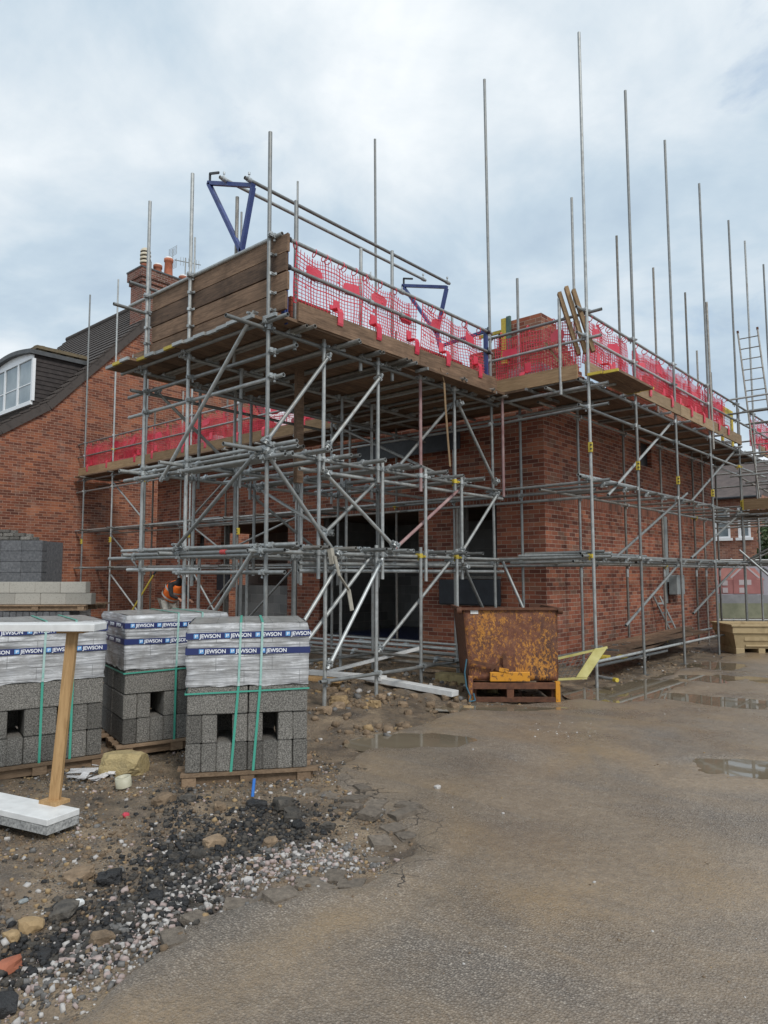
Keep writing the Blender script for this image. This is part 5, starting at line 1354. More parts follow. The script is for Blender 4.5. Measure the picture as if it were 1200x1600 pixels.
pack('grey block pack at the left edge behind the timber trestle', -.10 - d75[0] * 1.0, -7.92 - d75[1] * 1.0, 75, 1.0, .95, (2, 5), 4, (.50, .74), (1.03, 1.20), False, None)
# farther stack: a lower pack, a pallet and two loose courses of blocks
t = thing('block_pack', 'darker block pack half hidden behind the left edge packs', 'block pack', (-6.95, -6.35, 0), None, R(43), world=False)
pallet(t, 1.25, 1.0, random.Random(9))
for i in range(11):
    for c in range(4): link_mesh('concrete_block', UPD, t, (.06 + .112 * i, .225, .212 + .225 * c))
mb = MB(); mb.box2((.01, .455, .10), (1.24, .95, 1.0)); obj('stretch_wrap', mb, M['wrap'], t)
t2 = thing('wooden_pallet', 'wooden pallet carrying two courses of pale loose blocks', 'pallet', (-7.05, -6.45, 1.02), None, R(43), world=False)
pallet(t2, 1.6, 1.0, random.Random(10))
cu, su = math.cos(R(43)), math.sin(R(43))
for c in range(2):
    for i in range(4):
        for r_ in range(1 if c < 2 else 0):
            lx = .12 + .43 * i + (.0 if c else .10); ly = .15
            px = -7.05 + cu * lx - su * ly; py = -6.45 + su * lx + cu * ly
            o = link_mesh('concrete_block', LONGL, None, (px, py, 1.02 + .10 + .097 + .194 * c), (0, 0, R(43) + rnd.uniform(-.02, .02)), (.97, 1, 1))
            tag(o, 'pale loose concrete block laid on the wooden pallet above the packs', 'concrete block', 'pale loose blocks on the raised pallet')
t = thing('block_pack', 'tall dark grey block stack against the old house, topped with small bricks', 'block pack', (-10.9, -6.1, 0), None, R(41), world=False)
pallet(t, 2.2, 1.0, random.Random(12))
for c in range(10):
    for i in range(5):
        link_mesh('concrete_block', LONG, t, (.22 + .44 * i, .11, .212 + .225 * c), (0, 0, 0), (1, 1, 1)).data = LONG
DK = LONG.copy(); DK.materials[0] = M['block_dark']
for o in t.children:
    if o.name.startswith('concrete_block'): o.data = DK
mb = MB(); mb.box2((.0, .225, .1), (2.195, .95, 2.34)); obj('stretch_wrap', mb, M['block_dark'], t)
SMB = block_mesh(.215, .10, .07, M['block'])
for c in range(3):
    for i in range(8 - c):
        for r_ in range(2): link_mesh('small_brick', SMB, t, (.15 + .235 * i + .1 * (c % 2), .12 + .3 * r_, 2.40 + .075 * c), (0, 0, rnd.uniform(-.15, .15)))

# ------------------------------------------------------------------ brick packs on the decks
def brick_pack(x, y, z, sx, sy, sz, label, mat='brick_pack', sheet=None, seed=1):
    t = thing('brick_pack', label, 'brick pack', (x, y, z))
    mb = MB(); r = random.Random(seed); n = int(sx / .225) or 1
    for i in range(n):
        h = sz - .075 * r.choice((0, 0, 1, 2)) * (i in (0, n - 1))
        mb.box2((x - sx / 2 + sx * i / n + .002, y - sy / 2, z), (x - sx / 2 + sx * (i + 1) / n - .002, y + sy / 2, z + h))
    obj('bricks', mb, M[mat], t)
    if sheet:
        mb = MB(); mb.box2((x - sx / 2 - .012, y - sy / 2 - .012, z + .04), (x + sx / 2 + .012, y + sy / 2 + .012, z + sheet)); obj('polythene', mb, M['polythene'], t, bevel=.01)
    return t
DZ = 4.605
brick_pack(-1.0, -5.0, DZ, .8, .7, .62, 'red brick pack behind the gate mesh nearest the boarded end', sheet=.22)
brick_pack(-.75, -2.25, DZ, .9, 1.1, .50, 'low red brick pack on the loading deck near the corner tube', seed=3)
brick_pack(-1.9, -1.9, DZ, .7, .6, .45, 'second low brick pack towards the back of the loading deck', seed=4)
brick_pack(-7.0, -.62, DZ + .02, 1.1, .5, .55, 'red brick pack on the left walkway behind pink mesh', seed=5)
brick_pack(-9.0, -.62, DZ + .02, .9, .5, .62, 'pale wrapped pack on the left walkway behind pink mesh', 'brick_pack', .45, 6)
brick_pack(-12.8, -.62, DZ + .02, 1.0, .5, .55, 'brick pack on the left walkway next to the old house', sheet=.35, seed=7)
brick_pack(-5.3, -.62, DZ + .02, .8, .5, .45, 'wrapped white pack under the timber prop end of the left walkway', sheet=.43, seed=8)
brick_pack(.12, -.62, DZ + .02, .62, .35, .50, 'white wrapped pack behind the mesh at the scaffold corner', sheet=.48, seed=9)
brick_pack(.80, 2.0, 4.69, .5, 1.2, .58, 'red brick pack on the side walkway', seed=10)
brick_pack(.80, 5.6, 4.69, .5, 1.2, .50, 'red brick pack farther along the side walkway', seed=11)
mb = MB(); mb.bar((1.0, -.80, 4.75), (.62, -.80, 5.35), .025, .45, up=(0, 1, 0)); tag(obj('plywood_sheet', mb, M['board_tan']), 'brown plywood sheet leaning inside the corner mesh', 'plywood')
t = thing('profile_post', 'yellow and green bricklaying profile clamped to the top of the wall', 'building profile', (-.75, -.04, 5.5))
mb = MB(); mb.box2((-.80, -.06, 5.5), (-.70, -.01, 6.36)); obj('post', mb, M['yellow'], t)
mb = MB(); mb.box2((-.69, -.06, 5.6), (-.61, -.01, 6.38)); obj('clamp', mb, noisy('green_paint', (.05, .10, .085), (.09, .16, .13), .5), t)
mb = MB(); mb.box2((-1.3, -.05, 6.10), (-.81, -.01, 6.16)); obj('cross_bar', mb, M['yellow'], t)

# ------------------------------------------------------------------ trestle in the left foreground
tz = gz1(1.0, -8.85)
t = thing('timber_trestle', 'trestle of two white boards on a pale timber strut, left foreground', 'trestle', (1.07, -8.845, tz))
def slab(a, b, w, z0, z1):
    mb = MB(); mb.bar((a[0], a[1], (z0 + z1) / 2), (b[0], b[1], (z0 + z1) / 2), w, z1 - z0); return mb
hd = Vector((.965, .262)); e = Vector((1.345, -8.905))
a = e - hd * 1.9
mb = slab(a, e, .25, .055, .095); obj('base_board', mb, M['white_paint'], t, bevel=.004)
mb = slab(a, e, .245, .0, .052); obj('base_core', mb, noisy('speckled_board_edge', (.16, .16, .16), (.62, .62, .60), .8, 0, 55, .4, 90), t)
mb = MB(); mb.box((1.07, -8.845, .106), (.16, .12, .022), 0, None, .27); obj('foot_plate', mb, M['new_wood'], t)
mb = MB(); mb.bar((1.07, -8.845, .10), (1.125, -8.79, 1.235), .070, .036, up=(.66, -.75, 0)); obj('strut', mb, M['new_wood'], t)
mb = MB(); mb.box((1.125, -8.79, 1.245), (.18, .10, .02), 0, None, .7); obj('head_plate', mb, M['new_wood'], t)
h2 = Vector((.75, .66)); e2 = Vector((1.275, -8.665)); a2 = e2 - h2 * 1.7
mb = slab(a2, e2, .22, 1.252, 1.300); obj('top_board', mb, M['white_paint'], t, bevel=.004)

# ------------------------------------------------------------------ small things on the ground
def roll(x, y):
    z = gz1(x, y); mb = MB(); mb.lathe([(.060, 0), (.060, .075), (.040, .075), (.040, .0), (.060, 0)], (0, 0, 0), 24)
    o = obj('tape_roll', mb, M['tape_roll']); o.location = (x, y, z + .012); o.rotation_euler = (.1, -.08, .4)
    return tag(o, 'cream roll of tape lying below the yellow sandstone block', 'tape roll')
roll(.76, -8.17)
mb = MB(); mb.cyl((1.74, -7.69, gz1(1.74, -7.69) + .02), (1.72, -7.66, gz1(1.72, -7.66) + .13), .012, n=8); tag(obj('blue_pipe', mb, plain('blue_pipe', (.03, .17, .55), .4)), 'short blue pipe end sticking out of the rubble', 'pipe')
mb = MB()
for k in range(14):
    a_ = k * 1.9; p0 = Vector((.25 + .16 * math.cos(a_), -8.18 + .14 * math.sin(a_ * 1.3), gz1(.25, -8.18) + .03 + .02 * math.sin(k)))
    p1 = Vector((.25 + .16 * math.cos(a_ + 1.1), -8.18 + .14 * math.sin(a_ * 1.3 + 1.5), p0.z + .012)); mb.bar(p0, p1, .06, .004)
tag(obj('torn_film', mb, M['polythene']), 'torn clear film lying before the yellow sandstone block', 'plastic film')
def plank(name, p, q, w, h, mat, label, cat, group=None):
    mb = MB(); mb.bar(p, q, w, h); return tag(obj(name, mb, M[mat], None, bevel=.004), label, cat, group)
plank('white_board', (-.90, -3.55, .17), (.55, -3.48, .10), .16, .07, 'white_paint', 'long white painted board lying on the rubble left of the skip', 'board')
plank('white_board', (-1.95, -3.75, .18), (-.62, -3.55, .19), .16, .06, 'white_paint', 'shorter white board behind the long one on the rubble', 'board')
plank('white_board', (-2.1, -3.35, .10), (-.9, -2.35, .50), .18, .04, 'white_paint', 'white board propped up at a slant on the low scaffold tubes', 'board')
plank('yellow_ended_board', (-1.6, -4.75, .27), (-.75, -4.25, .22), .20, .04, 'new_wood', 'pale plank with a yellow painted tip beside the block pack', 'board')
plank('timber_offcut', (-1.1, -2.0, .18), (.25, -1.85, .12), .16, .05, 'board_tan', 'rough timber offcut on the ground behind the rusty skip', 'timber', 'timber offcuts behind the skip')
plank('timber_offcut', (-.8, -1.7, .22), (.4, -1.75, .16), .12, .05, 'board_tan', 'rough timber offcut on the ground behind the rusty skip', 'timber', 'timber offcuts behind the skip')
plank('concrete_kerb', (-.3, -2.72, .12), (.62, -2.50, .10), .22, .20, 'stone_y', 'mossy concrete kerb piece left of the skip', 'kerb stone')
# stacked loose tubes under the loading tower
for k in range(9):
    y = -2.7 + .22 * k; z = .30 + .05 * (k % 3)
    tb = tube(None, 'loose_tube', (-4.5 + .3 * (k % 4), y, z), (.2 - .25 * (k % 3), y + .1, z + .01), 'galv' if k % 3 else 'galv_old')
    tag(tb, 'loose scaffold tube lying low under the loading tower', 'scaffold tube', 'loose tubes lying under the tower')
# board pile along the side wall
r8 = random.Random(8)
for k in range(10):
    x = .45 + .11 * (k % 5) + r8.uniform(-.05, .05); y0 = .3 + r8.uniform(0, 1.6); z = .30 + .042 * (k // 5) + .02
    bo = board(None, 'scrap_board', (x, y0, z), (x + r8.uniform(-.35, .25), y0 + 3.2 + r8.uniform(0, 1.8), z + r8.uniform(0, .10)), .20, .036, 'board_y', 'galv')
    tag(bo, 'dark wet scaffold board on the low pile along the side wall', 'board', 'boards piled along the side wall')
for k, (x, y) in enumerate(((.95, .25), (1.12, .35), (1.05, -.15))):
    bo = board(None, 'yellow_ended_board', (x, y - .1, .26 + .03 * k), (x - .25, y + 2.6, .31 + .03 * k), .21, .036, 'board_y', 'yellow'); 
    mb = MB(); mb.bar((x + .002, y - .105, .26 + .03 * k), (x - .02, y + .09, .262 + .03 * k), .216, .040); tp = obj('painted_tip', mb, M['yellow'], bo)
    tag(bo, 'board with a yellow painted end at the near end of the side pile', 'board', 'yellow tipped boards at the side wall')
lump('black_bag', .86, 1.95, (.17, .20, .15), M['black'], 5, 'black plastic bag lying on the boards by the side wall', 'bag', None, -.55, 3, .5)
lump('plastic_scrap', 1.00, 1.55, (.09, .07, .05), M['polythene'], 6, 'crumpled white plastic beside the black bag', 'plastic scrap', None, -1.9, 3, .7)
lump('wire_tangle', .62, 3.7, (.28, .55, .10), M['greystone'], 7, 'grey tangle of scrap beyond the black bag', 'scrap', None, -1.2, 3, .9)
t = thing('leaning_trolley', 'small grey ladder frame leaning on the side wall below the meter box', 'step ladder', (.25, 4.75, .25))
for dx in (0, .30):
    mb = MB(); mb.bar((.35, 5.05 + dx * 1.2, .25), (.05, 4.75 + dx * 1.2, 1.15), .04, .03); obj('rail', mb, M['galv'], t)
for k in range(4):
    f = (k + .6) / 4.4; mb = MB(); mb.bar((.35 - .3 * f, 5.05 - .3 * f, .25 + .9 * f), (.35 - .3 * f, 5.41 - .3 * f, .25 + .9 * f), .03, .04); obj('rung', mb, M['galv'], t)
# shovel by the house
t = thing('shovel', 'shovel with a yellow handle leaning near the old house', 'shovel', (-10.9, -1.75, 0))
mb = MB(); mb.cyl((-10.95, -1.85, .35), (-10.25, -1.45, 1.62), .022, n=8); obj('handle', mb, M['yellow'], t)
mb = MB(); mb.cyl((-10.25, -1.45, 1.62), (-10.18, -1.41, 1.75), .026, n=8); mb.cyl((-10.25, -1.36, 1.77), (-10.11, -1.46, 1.77), .02, n=8); obj('grip', mb, M['black'], t)
mb = MB(); mb.bar((-11.1, -1.93, .05), (-10.95, -1.85, .36), .24, .01); obj('blade', mb, M['galv_old'], t)
mb = MB(); mb.box2((-9.0, -5.25, 2.0), (-8.7, -4.95, 2.14)); 

# ------------------------------------------------------------------ rusty tipping skip
sk = thing('tipping_skip', 'rusty tipping skip with flaking orange paint in front of the scaffold', 'skip', (.645, -3.33, 0), None, math.atan2(.66, .75), world=False)
W = 1.19
zs = gz1(.9, -3.1); sk.location.z = max(zs, -.01)
def hexa(b, tp, mi=0):
    mb = MB(); mb.add(list(b) + list(tp), [(3, 2, 1, 0), (4, 5, 6, 7), (0, 1, 5, 4), (1, 2, 6, 5), (2, 3, 7, 6), (3, 0, 4, 7)], mi); return mb
# body: front plate, sides, back, floor
def panel_mesh(p00, p10, p11, p01, thick, dents=.008, n=18, seed=1):
    """dented steel plate over four corners"""
    mb = MB(); p00, p10, p11, p01 = map(Vector, (p00, p10, p11, p01)); nn = (p10 - p00).cross(p01 - p00).normalized(); vs = []
    for s in (0, 1):
        for j in range(n + 1):
            for i in range(n + 1):
                u, v = i / n, j / n; c = (p00 * (1 - u) + p10 * u) * (1 - v) + (p01 * (1 - u) + p11 * u) * v
                vs.append(c + nn * (dents * mnoise.noise(Vector((u * 3 + seed, v * 3, 0))) - thick * s))
    N = (n + 1) ** 2
    for j in range(n):
        for i in range(n):
            a = j * (n + 1) + i; f = (a, a + 1, a + n + 2, a + n + 1); mb.f.append(list(f)); mb.m.append(0); mb.sm.append(True); mb.f.append([q + N for q in f[::-1]]); mb.m.append(0); mb.sm.append(True)
    b = [i for i in range(n + 1)] + [j * (n + 1) + n for j in range(1, n + 1)] + [n * (n + 1) + i for i in range(n - 1, -1, -1)] + [j * (n + 1) for j in range(n - 1, 0, -1)]
    mb.v = vs
    for k in range(len(b)): 
        i, j = b[k], b[(k + 1) % len(b)]; mb.f.append([j, i, i + N, j + N]); mb.m.append(0); mb.sm.append(False)
    return mb
TB = 1.19
fp = obj('front_plate', panel_mesh((.03, .02, .27), (W - .01, .02, .27), (W - .01, -.02, TB), (-.06, -.02, TB), .012, .015), M['rust_paint'], sk)
obj('side_plate', panel_mesh((-.0, .95, .27), (.03, .02, .27), (-.06, -.02, TB), (-.08, 1.02, TB), .012, .012, 12, 5), M['rust'], sk)
obj('side_plate', panel_mesh((W - .01, .02, .27), (W - .02, .95, .27), (W + .0, 1.02, TB), (W - .01, -.02, TB), .012, .012, 12, 6), M['rust'], sk)
obj('back_plate', panel_mesh((W - .02, .95, .27), (0, .95, .27), (-.08, 1.02, TB - .05), (W + .02, 1.02, TB - .05), .012, .01, 10, 8), M['rust'], sk)
mb = hexa([(.04, .03, .26), (W - .02, .03, .26), (W - .03, .94, .26), (.01, .94, .26)], [(.04, .03, .275), (W - .02, .03, .275), (W - .03, .94, .275), (.01, .94, .275)]); obj('floor_plate', mb, M['rust'], sk)
mb = MB(); mb.bar((-.085, -.03, TB + .005), (W + .0, -.03, TB + .005), .045, .035); mb.bar((-.085, -.03, TB + .005), (-.10, 1.03, TB - .0), .045, .035); mb.bar((W + .0, -.03, TB + .005), (W + .02, 1.03, TB - .0), .045, .035); obj('rim', mb, M['rust'], sk, bevel=.004)
for x in (-.11, W + .02):
    mb = MB(); mb.cyl((x - .03, -.03, TB - .02), (x + .03, -.03, TB - .02), .042, n=12); obj('lifting_lug', mb, M['rust'], sk)
# bottom of the body is rounded up to the frame; frame of channel section with fork pockets
for z0, z1, mt in ((.165, .245, 'rust'), (.0, .06, 'rust')):
    mb = MB(); mb.box2((.06, -.045, z0), (W - .06, .015, z1)); obj('frame_rail', mb, M[mt], sk, bevel=.004)
for x in (.0, W - .06):
    mb = MB(); mb.box2((x, -.05, .0), (x + .06, .02, .33 if x < .5 else .26)); tag(obj('frame_post', mb, M['orange'] if x > .5 else M['rust_paint'], sk, bevel=.004), 'orange painted corner post' if x > .5 else 'rusty corner post')
for x in (.5,):
    mb = MB(); mb.box2((x, -.04, .06), (x + .09, .015, .165)); obj('frame_web', mb, M['rust'], sk)
for x in (.06, W - .10, .5):
    mb = MB(); mb.box2((x, .02, .02), (x + .05, .95, .24)); obj('frame_bearer', mb, M['rust'], sk)
mb = MB(); mb.box2((.28, -.055, .262), (.80, -.018, .385)); tag(obj('fork_pocket', mb, M['orange'], sk, bevel=.01), 'bright orange bar on the skip front')
mb = MB(); mb.bar((.05, -.05, .52), (.42, -.045, .44), .02, .04); mb.bar((.36, -.05, .43), (.52, -.05, .41), .02, .05); mb.bar((.48, -.05, .44), (.47, -.05, .62), .02, .05); mb.bar((.30, -.055, .40), (.40, -.055, .52), .012, .02); obj('tipping_latch', mb, M['rust'], sk)
mb = MB(); mb.bar((.40, -.05, .42), (.52, -.05, .40), .03, .05); obj('latch_handle', mb, M['orange'], sk)
mb = MB(); mb.box2((.04, -.026, 1.13), (.14, -.020, 1.18)); obj('maker_plate', mb, M['white_paint'], sk)
mb = MB(); pts = [Vector((-.02, -.05, .55)), Vector((-.05, -.07, .38)), Vector((-.03, -.08, .2)), Vector((.02, -.1, .08)), (Vector((.0, -.12, .02))), Vector((.08, -.1, .03)), Vector((.06, -.08, .12))]
mb.path(pts, .011, 6); obj('blue_rope', mb, plain('blue_rope', (.04, .12, .17), .7), sk)
mb = MB(); mb.lathe([(.001, .5), (.3, .52), (.42, .46), (.46, .40)], (W / 2, .5, .4), 14); obj('load', mb, M['clod'], sk)

# ------------------------------------------------------------------ yellow grid panel and plastic tub
t = thing('yellow_barrier', 'bent pale yellow grid panel with a flat end plate beside the skip', 'barrier panel', (1.45, -1.75, 0))
q00, q10, q11, q01 = Vector((1.05, -2.02, .16)), Vector((1.52, -1.70, .20)), Vector((1.74, -1.50, .62)), Vector((1.12, -1.86, .44))
mb = MB(); mb.bar(q00, q10, .03, .03); mb.bar(q01, q11, .03, .03); mb.bar(q00, q01, .03, .03); obj('frame', mb, M['pale_yellow'], t)
mb = MB(); mb.add([q10 - Vector((.13, .09, .0)), q10, q11, q11 - Vector((.15, .09, .02))], [(0, 1, 2, 3)])
vv = [q10 - Vector((.13, .09, .0)), q10, q11, q11 - Vector((.15, .09, .02))]; nn = (vv[1] - vv[0]).cross(vv[3] - vv[0]).normalized() * .02
mb = MB(); mb.add(vv + [v + nn for v in vv], [(0, 1, 2, 3), (7, 6, 5, 4), (0, 4, 5, 1), (1, 5, 6, 2), (2, 6, 7, 3), (3, 7, 4, 0)]); obj('end_plate', mb, M['pale_yellow'], t, bevel=.008)
mb = MB()
for k in range(1, 9): mb.cyl(q00.lerp(q10, k / 10), q01.lerp(q11, k / 10), .005, n=5)
for k in range(1, 6): mb.cyl(q00.lerp(q01, k / 6), q10.lerp(q11, k / 6), .005, n=5)
obj('wire_grid', mb, M['galv_old'], t)
mb = MB(); mb.cyl((1.35, -.95, .12), (1.72, -1.22, .14), RT, n=12); mb.cyl((1.69, -1.20, .138), (1.76, -1.25, .142), .030, n=12, mi=1); tag(obj('capped_tube', mb, [M['galv'], M['yellow']]), 'short tube with a yellow end cap on the wet ground by the skip', 'scaffold tube')

t = thing('mortar_tub', 'muddy plastic mortar tub standing at the right edge below the ladder', 'mortar tub', (1.6, 5.05, 0), None, R(38), world=False)
t.location = (1.62, 4.95, gz1(1.62, 4.95))
def frustum(x0, y0, x1, y1, z0, z1, t0, mb):
    a = [(x0 + t0, y0 + t0, z0), (x1 - t0, y0 + t0, z0), (x1 - t0, y1 - t0, z0), (x0 + t0, y1 - t0, z0)]; b = [(x0, y0, z1), (x1, y0, z1), (x1, y1, z1), (x0, y1, z1)]
    mb.add(a + b, [(3, 2, 1, 0), (0, 1, 5, 4), (1, 2, 6, 5), (2, 3, 7, 6), (3, 0, 4, 7)]); return mb
mb = MB(); frustum(0, 0, 1.25, 1.0, .12, .44, .07, mb); obj('body', mb, M['tub'], t)
mb = MB()
for a, b in (((.06, .06), (.24, .9)), ((.95, .06), (1.19, .9)), ((.52, .06), (.66, .9))): mb.box2((a[0], a[1], 0), (b[0], b[1], .13))
obj('foot', mb, M['tub'], t, bevel=.012)
mb = MB()
for z0, z1, o_ in ((.44, .60, .03), (.58, .625, .06)):
    mb.box2((-o_, -o_, z0), (1.25 + o_, -o_ + .05, z1)); mb.box2((-o_, 1 + o_ - .05, z0), (1.25 + o_, 1 + o_, z1)); mb.box2((-o_, -o_ + .05, z0), (-o_ + .05, 1 + o_ - .05, z1)); mb.box2((1.25 + o_ - .05, -o_ + .05, z0), (1.25 + o_, 1 + o_ - .05, z1))
obj('rim', mb, M['tub'], t, bevel=.01)
mb = MB(); mb.box2((.25, .03, .16), (1.0, .06, .20)); mb.box2((.22, .015, .28), (1.02, .05, .40)); obj('moulded_rib', mb, M['tub'], t, bevel=.012)
mb = MB(); mb.box2((.02, .02, .43), (1.23, .98, .47)); obj('mortar', mb, M['clod'], t)
t = thing('black_bin', 'black upright plastic container in the yard behind the mortar tub', 'container', (2.0, 10.9, 0))
mb = MB(); mb.box2((1.85, 10.8, .0), (2.2, 11.15, 1.0)); obj('body', mb, M['black'], t, bevel=.03)
mb = MB(); mb.box2((1.83, 10.78, 1.0), (2.22, 11.17, 1.07)); obj('lid', mb, M['black'], t, bevel=.02)

# ------------------------------------------------------------------ worker bending at the wall
wx, wy = -10.12, -.92
pz = gz1(wx, wy)
wk = thing('person', 'worker in orange vest and white helmet bending at the brick wall', 'person', (wx, wy, pz + .02))
def skin_fig(name, V, E_, rad, mat, parent, root=0, sub=2):
    me = bpy.data.meshes.new(name); me.from_pydata(V, E_, []); o = bpy.data.objects.new(name, me); COL.objects.link(o); o.parent = parent
    m = o.modifiers.new('skin', 'SKIN'); m.use_smooth_shade = True
    for i, r in enumerate(rad):
        me.skin_vertices[0].data[i].radius = (r, r) if not isinstance(r, tuple) else r
    me.skin_vertices[0].data[root].use_root = True
    s = o.modifiers.new('sub', 'SUBSURF'); s.levels = sub; s.render_levels = sub
    me.materials.append(mat); return o
# facing +x, hips back, trunk leaning forward about 50 degrees
hip = (-.28, 0, .98); che = (.10, 0, 1.38); nek = (.22, 0, 1.49)
V = [hip, (-.12, 0, 1.15), che, nek,
     (-.26, .10, .93), (-.08, .12, .52), (-.20, .13, .10), (-.05, .14, .045),
     (-.26, -.10, .93), (-.02, -.13, .52), (-.14, -.14, .10), (.02, -.15, .045),
     (.12, .20, 1.40), (.26, .24, 1.14), (.46, .16, 1.02),
     (.12, -.20, 1.40), (.24, -.24, 1.13), (.46, -.16, 1.06),
     (.30, 0, 1.57), (.36, 0, 1.64)]
E_ = [(0, 1), (1, 2), (2, 3), (0, 4), (4, 5), (5, 6), (6, 7), (0, 8), (8, 9), (9, 10), (10, 11), (2, 12), (12, 13), (13, 14), (2, 15), (15, 16), (16, 17), (3, 18), (18, 19)]
rad = [.155, .145, .165, .062, .105, .075, .052, .05, .105, .075, .052, .05, .075, .055, .036, .075, .055, .036, .088, .085]
body = skin_fig('body', V, E_, rad, M['cloth_dark'], wk)
leg = skin_fig('trousers', [V[0], V[4], V[5], V[6], V[8], V[9], V[10]], [(0, 1), (1, 2), (2, 3), (0, 4), (4, 5), (5, 6)], [.168, .122, .092, .075, .122, .092, .075], M['cloth_grey'], wk)
vest = skin_fig('hi_vis_vest', [(-.27, 0, 1.00), (-.12, 0, 1.16), (.07, 0, 1.36), (.17, .0, 1.45), (.10, .15, 1.41), (.10, -.15, 1.41)], [(0, 1), (1, 2), (2, 3), (2, 4), (2, 5)], [.225, .225, .235, .12, .125, .12], M['hivis'], wk)
dd = Vector((.37, 0, .40)).normalized()
for f in (.10, .34):
    c = Vector((-.27, 0, 1.0)) + dd * (.1 + f); mb = MB(); r_ = .246 if f < .2 else .252
    ang = math.atan2(dd.x, dd.z); Mx = Matrix.Rotation(ang, 3, 'Y'); vs = []
    for s in (-.026, .026):
        for k in range(24): a = 2 * PI * k / 24; vs.append(c + Mx @ Vector((r_ * 1.0 * math.cos(a), r_ * 1.02 * math.sin(a), s)))
    mb.add(vs, [(k, (k + 1) % 24, (k + 1) % 24 + 24, k + 24) for k in range(24)], 0, True); o = obj('reflective_band', mb, M['reflective']); o.parent = vest
def head(parent):
    bm = bmesh.new(); bmesh.ops.create_uvsphere(bm, u_segments=20, v_segments=14, radius=1)
    for v in bm.verts:
        c = v.co; x, y, z = c.x * .098, c.y * .078, c.z * .118
        if c.z < -.2: x *= 1 - .25 * (-c.z - .2); y *= 1 - .35 * (-c.z - .2)
        if c.x > .85 and abs(c.y) < .35 and -.35 < c.z < .25: x += .022
        if c.x > .6 and .1 < c.z < .3 and .2 < abs(c.y) < .6: x -= .008
        v.co = (x, y, z)
    me = bpy.data.meshes.new('head'); bm.to_mesh(me); bm.free(); me.materials.append(M['skin'])
    for p_ in me.polygons: p_.use_smooth = True
    return link_mesh('head', me, parent, (.375, 0, 1.635), (0, .45, 0))
hd_ = head(wk)
for s in (1, -1):
    mb = MB(); mb.lathe([(.001, -.008), (.018, -.006), (.026, 0), (.018, .008), (.001, .006)], (0, 0, 0), 10); e_ = obj('ear', mb, M['skin']); e_.parent = hd_; e_.location = (-.01, .078 * s, 0); e_.rotation_euler = (PI / 2, 0, 0)
    mb = MB(); mb.lathe([(.001, -.010), (.009, -.004), (.011, 0), (.009, .005), (.001, .010)], (0, 0, 0), 8); e_ = obj('eye', mb, M['black']); e_.parent = hd_; e_.location = (.083, .034 * s, .02)
mb = MB(); mb.box((0, 0, 0), (.012, .05, .008)); e_ = obj('mouth', mb, M['rust']); e_.parent = hd_; e_.location = (.080, 0, -.062)
mb = MB(); mb.lathe([(.126, -.004), (.128, .01), (.118, .05), (.095, .09), (.05, .118), (.001, .124)], (0, 0, 0), 22); mb.lathe([(.001, 0), (.126, -.004), (.135, -.008), (.135, .003), (.120, .008)], (0, 0, 0), 22)
mb.bar((.09, 0, .0), (.175, 0, -.012), .16, .008); mb.bar((-.12, 0, .11), (.11, 0, .118), .03, .03)
hm = obj('helmet', mb, M['white_frame']); hm.parent = wk; hm.location = (.372, 0, 1.685); hm.rotation_euler = (0, .45, 0)
for s in (1, -1):
    hb_ = Vector(V[14] if s == 1 else V[17]); vs = [tuple(hb_ - Vector((.03, 0, -.01))), tuple(hb_ + Vector((.05, 0, -.03)))]; es = [(0, 1)]; rd = [.030, .036]
    for k, (fy, ln) in enumerate(((-.026, .075), (-.009, .085), (.009, .08), (.026, .065))):
        i0 = len(vs); b0 = hb_ + Vector((.075, fy, -.035)); vs += [tuple(b0), tuple(b0 + Vector((ln * .5, fy * .1, -.012))), tuple(b0 + Vector((ln * .72, fy * .1, -.045)))]; es += [(1, i0), (i0, i0 + 1), (i0 + 1, i0 + 2)]; rd += [.0105, .0095, .008]
    i0 = len(vs); b0 = hb_ + Vector((.035, -.036 * s, -.02)); vs += [tuple(b0), tuple(b0 + Vector((.035, -.018 * s, -.02)))]; es += [(1, i0), (i0, i0 + 1)]; rd += [.012, .0095]
    skin_fig('hand', vs, es, rd, M['skin'], wk, 0, 1)
    f = V[7] if s == 1 else V[11]
    mb = MB(); mb.box2((f[0] - .15, f[1] - .05, .0), (f[0] + .13, f[1] + .05, .09)); mb.cyl((f[0] - .10, f[1], .06), (f[0] - .10, f[1], .20), .065, n=12); b_ = obj('boot', mb, M['boot'], None, bevel=.025); b_.parent = wk
o = obj('mortar_bucket', MB().lathe([(.001, .02), (.13, .0), (.16, .30), (.165, .30), (.15, .28), (.12, .04)], (wx + .75, wy + .05, gz1(wx + .75, wy)), 18), M['black']); tag(o, 'black bucket on the ground in front of the bending worker', 'bucket')
mb = MB(); mb.box((wx + .95, -.10, 1.50), (.50, .06, .55)); tag(obj('dark_board', mb, M['dark_sheet']), 'small dark board held to the wall in front of the worker', 'board')

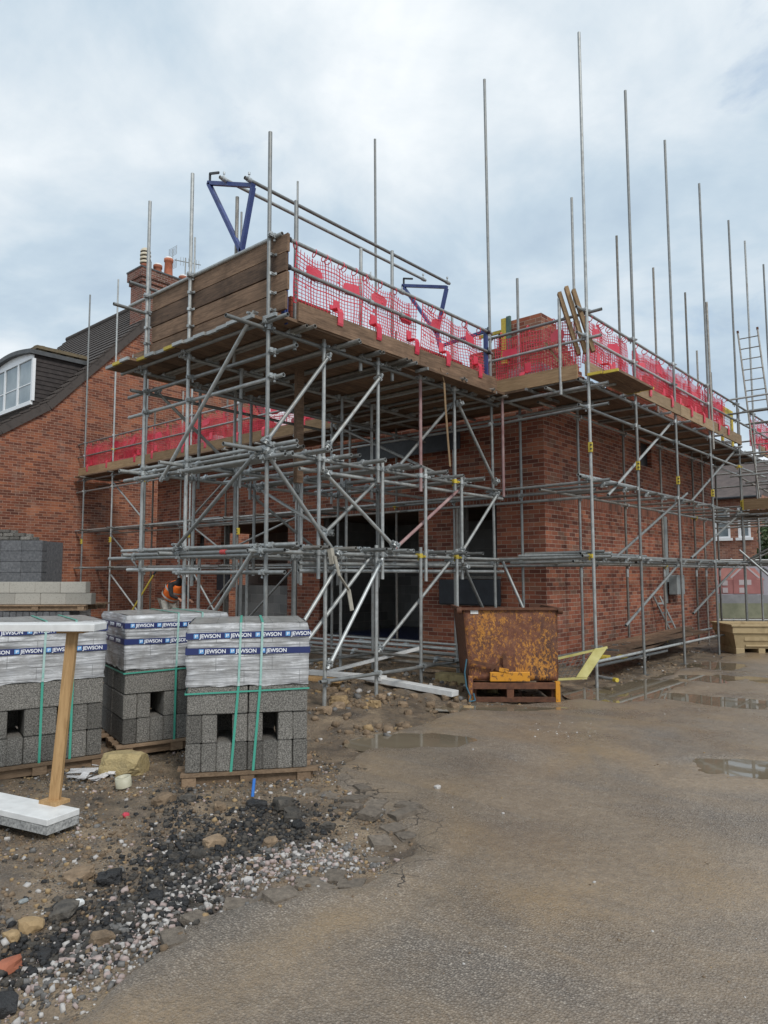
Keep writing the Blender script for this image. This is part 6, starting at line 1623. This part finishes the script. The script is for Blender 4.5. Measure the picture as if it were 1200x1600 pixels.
# ------------------------------------------------------------------ sky, sun, camera
SUN_EL, SUN_AZ = 46, 110            # azimuth measured from +y towards +x
w = bpy.data.worlds.new('World'); scene.world = w; w.use_nodes = True
nt = w.node_tree; nt.nodes.clear(); g = G(nt)
out = nt.nodes.new('ShaderNodeOutputWorld'); bg = nt.nodes.new('ShaderNodeBackground'); bg.inputs['Strength'].default_value = .10
sky = nt.nodes.new('ShaderNodeTexSky'); sky.sky_type = 'NISHITA'; sky.sun_disc = False; sky.sun_elevation = R(SUN_EL); sky.sun_rotation = R(SUN_AZ); sky.air_density = 1.2; sky.dust_density = 2.5
co_ = g.n('ShaderNodeTexCoord').outputs['Generated']
sx = g.n('ShaderNodeSeparateXYZ', {0: co_}).outputs
den = g.math('ADD', g.math('MAXIMUM', sx[2], 0.0), .28)
pl = g.n('ShaderNodeCombineXYZ', {0: g.math('DIVIDE', sx[0], den), 1: g.math('DIVIDE', sx[1], den), 2: 0.0}).outputs[0]
big = g.noise(g.scale(pl, (1, 1, 1), (3.1, 1.4, 0)), 1.15, 7, .52, dist=.35)
fine = g.noise(g.scale(pl, (1, 1, 1), (7.7, .4, 0)), 3.1, 8, .58, dist=.3)
k = g.math('ADD', g.math('MULTIPLY', big, .72), g.math('MULTIPLY', fine, .28))
# cloud radiance (background strength 0.10): grey undersides to bright thin tops
cl = g.ramp(k, [(.38, (3.3, 4.2, 5.2)), (.46, (4.3, 5.2, 6.0)), (.53, (5.7, 6.3, 6.8)), (.61, (7.4, 7.7, 7.9))])
gap = g.ramp(g.noise(g.scale(pl, (1, 1, 1), (1.3, 5.2, 0)), 1.6, 8, .6, dist=.4), [(.30, .6), (.40, 0.0)])
blue = g.mix(.45, sky.outputs[0], (2.9, 4.5, 6.8))
col = g.mix(gap, cl, blue)
nt.links.new(col, bg.inputs['Color']); nt.links.new(bg.outputs[0], out.inputs[0])
sd = bpy.data.lights.new('sun', 'SUN'); sd.energy = 1.5; sd.angle = R(14); sd.color = (1, .965, .91)
so = bpy.data.objects.new('sun', sd); COL.objects.link(so)
sv = Vector((math.sin(R(SUN_AZ)) * math.cos(R(SUN_EL)), math.cos(R(SUN_AZ)) * math.cos(R(SUN_EL)), math.sin(R(SUN_EL))))
so.rotation_euler = sv.to_track_quat('Z', 'Y').to_euler(); so.location = (20, -20, 30)

cd = bpy.data.cameras.new('camera'); cd.sensor_fit = 'VERTICAL'; cd.sensor_height = 36; cd.lens = 36 * 1105 / 1600; cd.clip_end = 3000; cd.clip_start = .05
cam = bpy.data.objects.new('camera', cd); COL.objects.link(cam); scene.camera = cam
yaw, pitch = R(41.4), math.atan(97 / 1105)
fw = Vector((-math.sin(yaw) * math.cos(pitch), math.cos(yaw) * math.cos(pitch), math.sin(pitch)))
cam.location = (6.02, -11.08, 1.64); cam.rotation_euler = fw.to_track_quat('-Z', 'Y').to_euler()
vs_ = scene.view_settings; vs_.view_transform = 'Standard'; vs_.look = 'None'; vs_.exposure = .42; vs_.gamma = 1; vs_.use_curve_mapping = False
scene.render.resolution_x, scene.render.resolution_y = 768, 1024
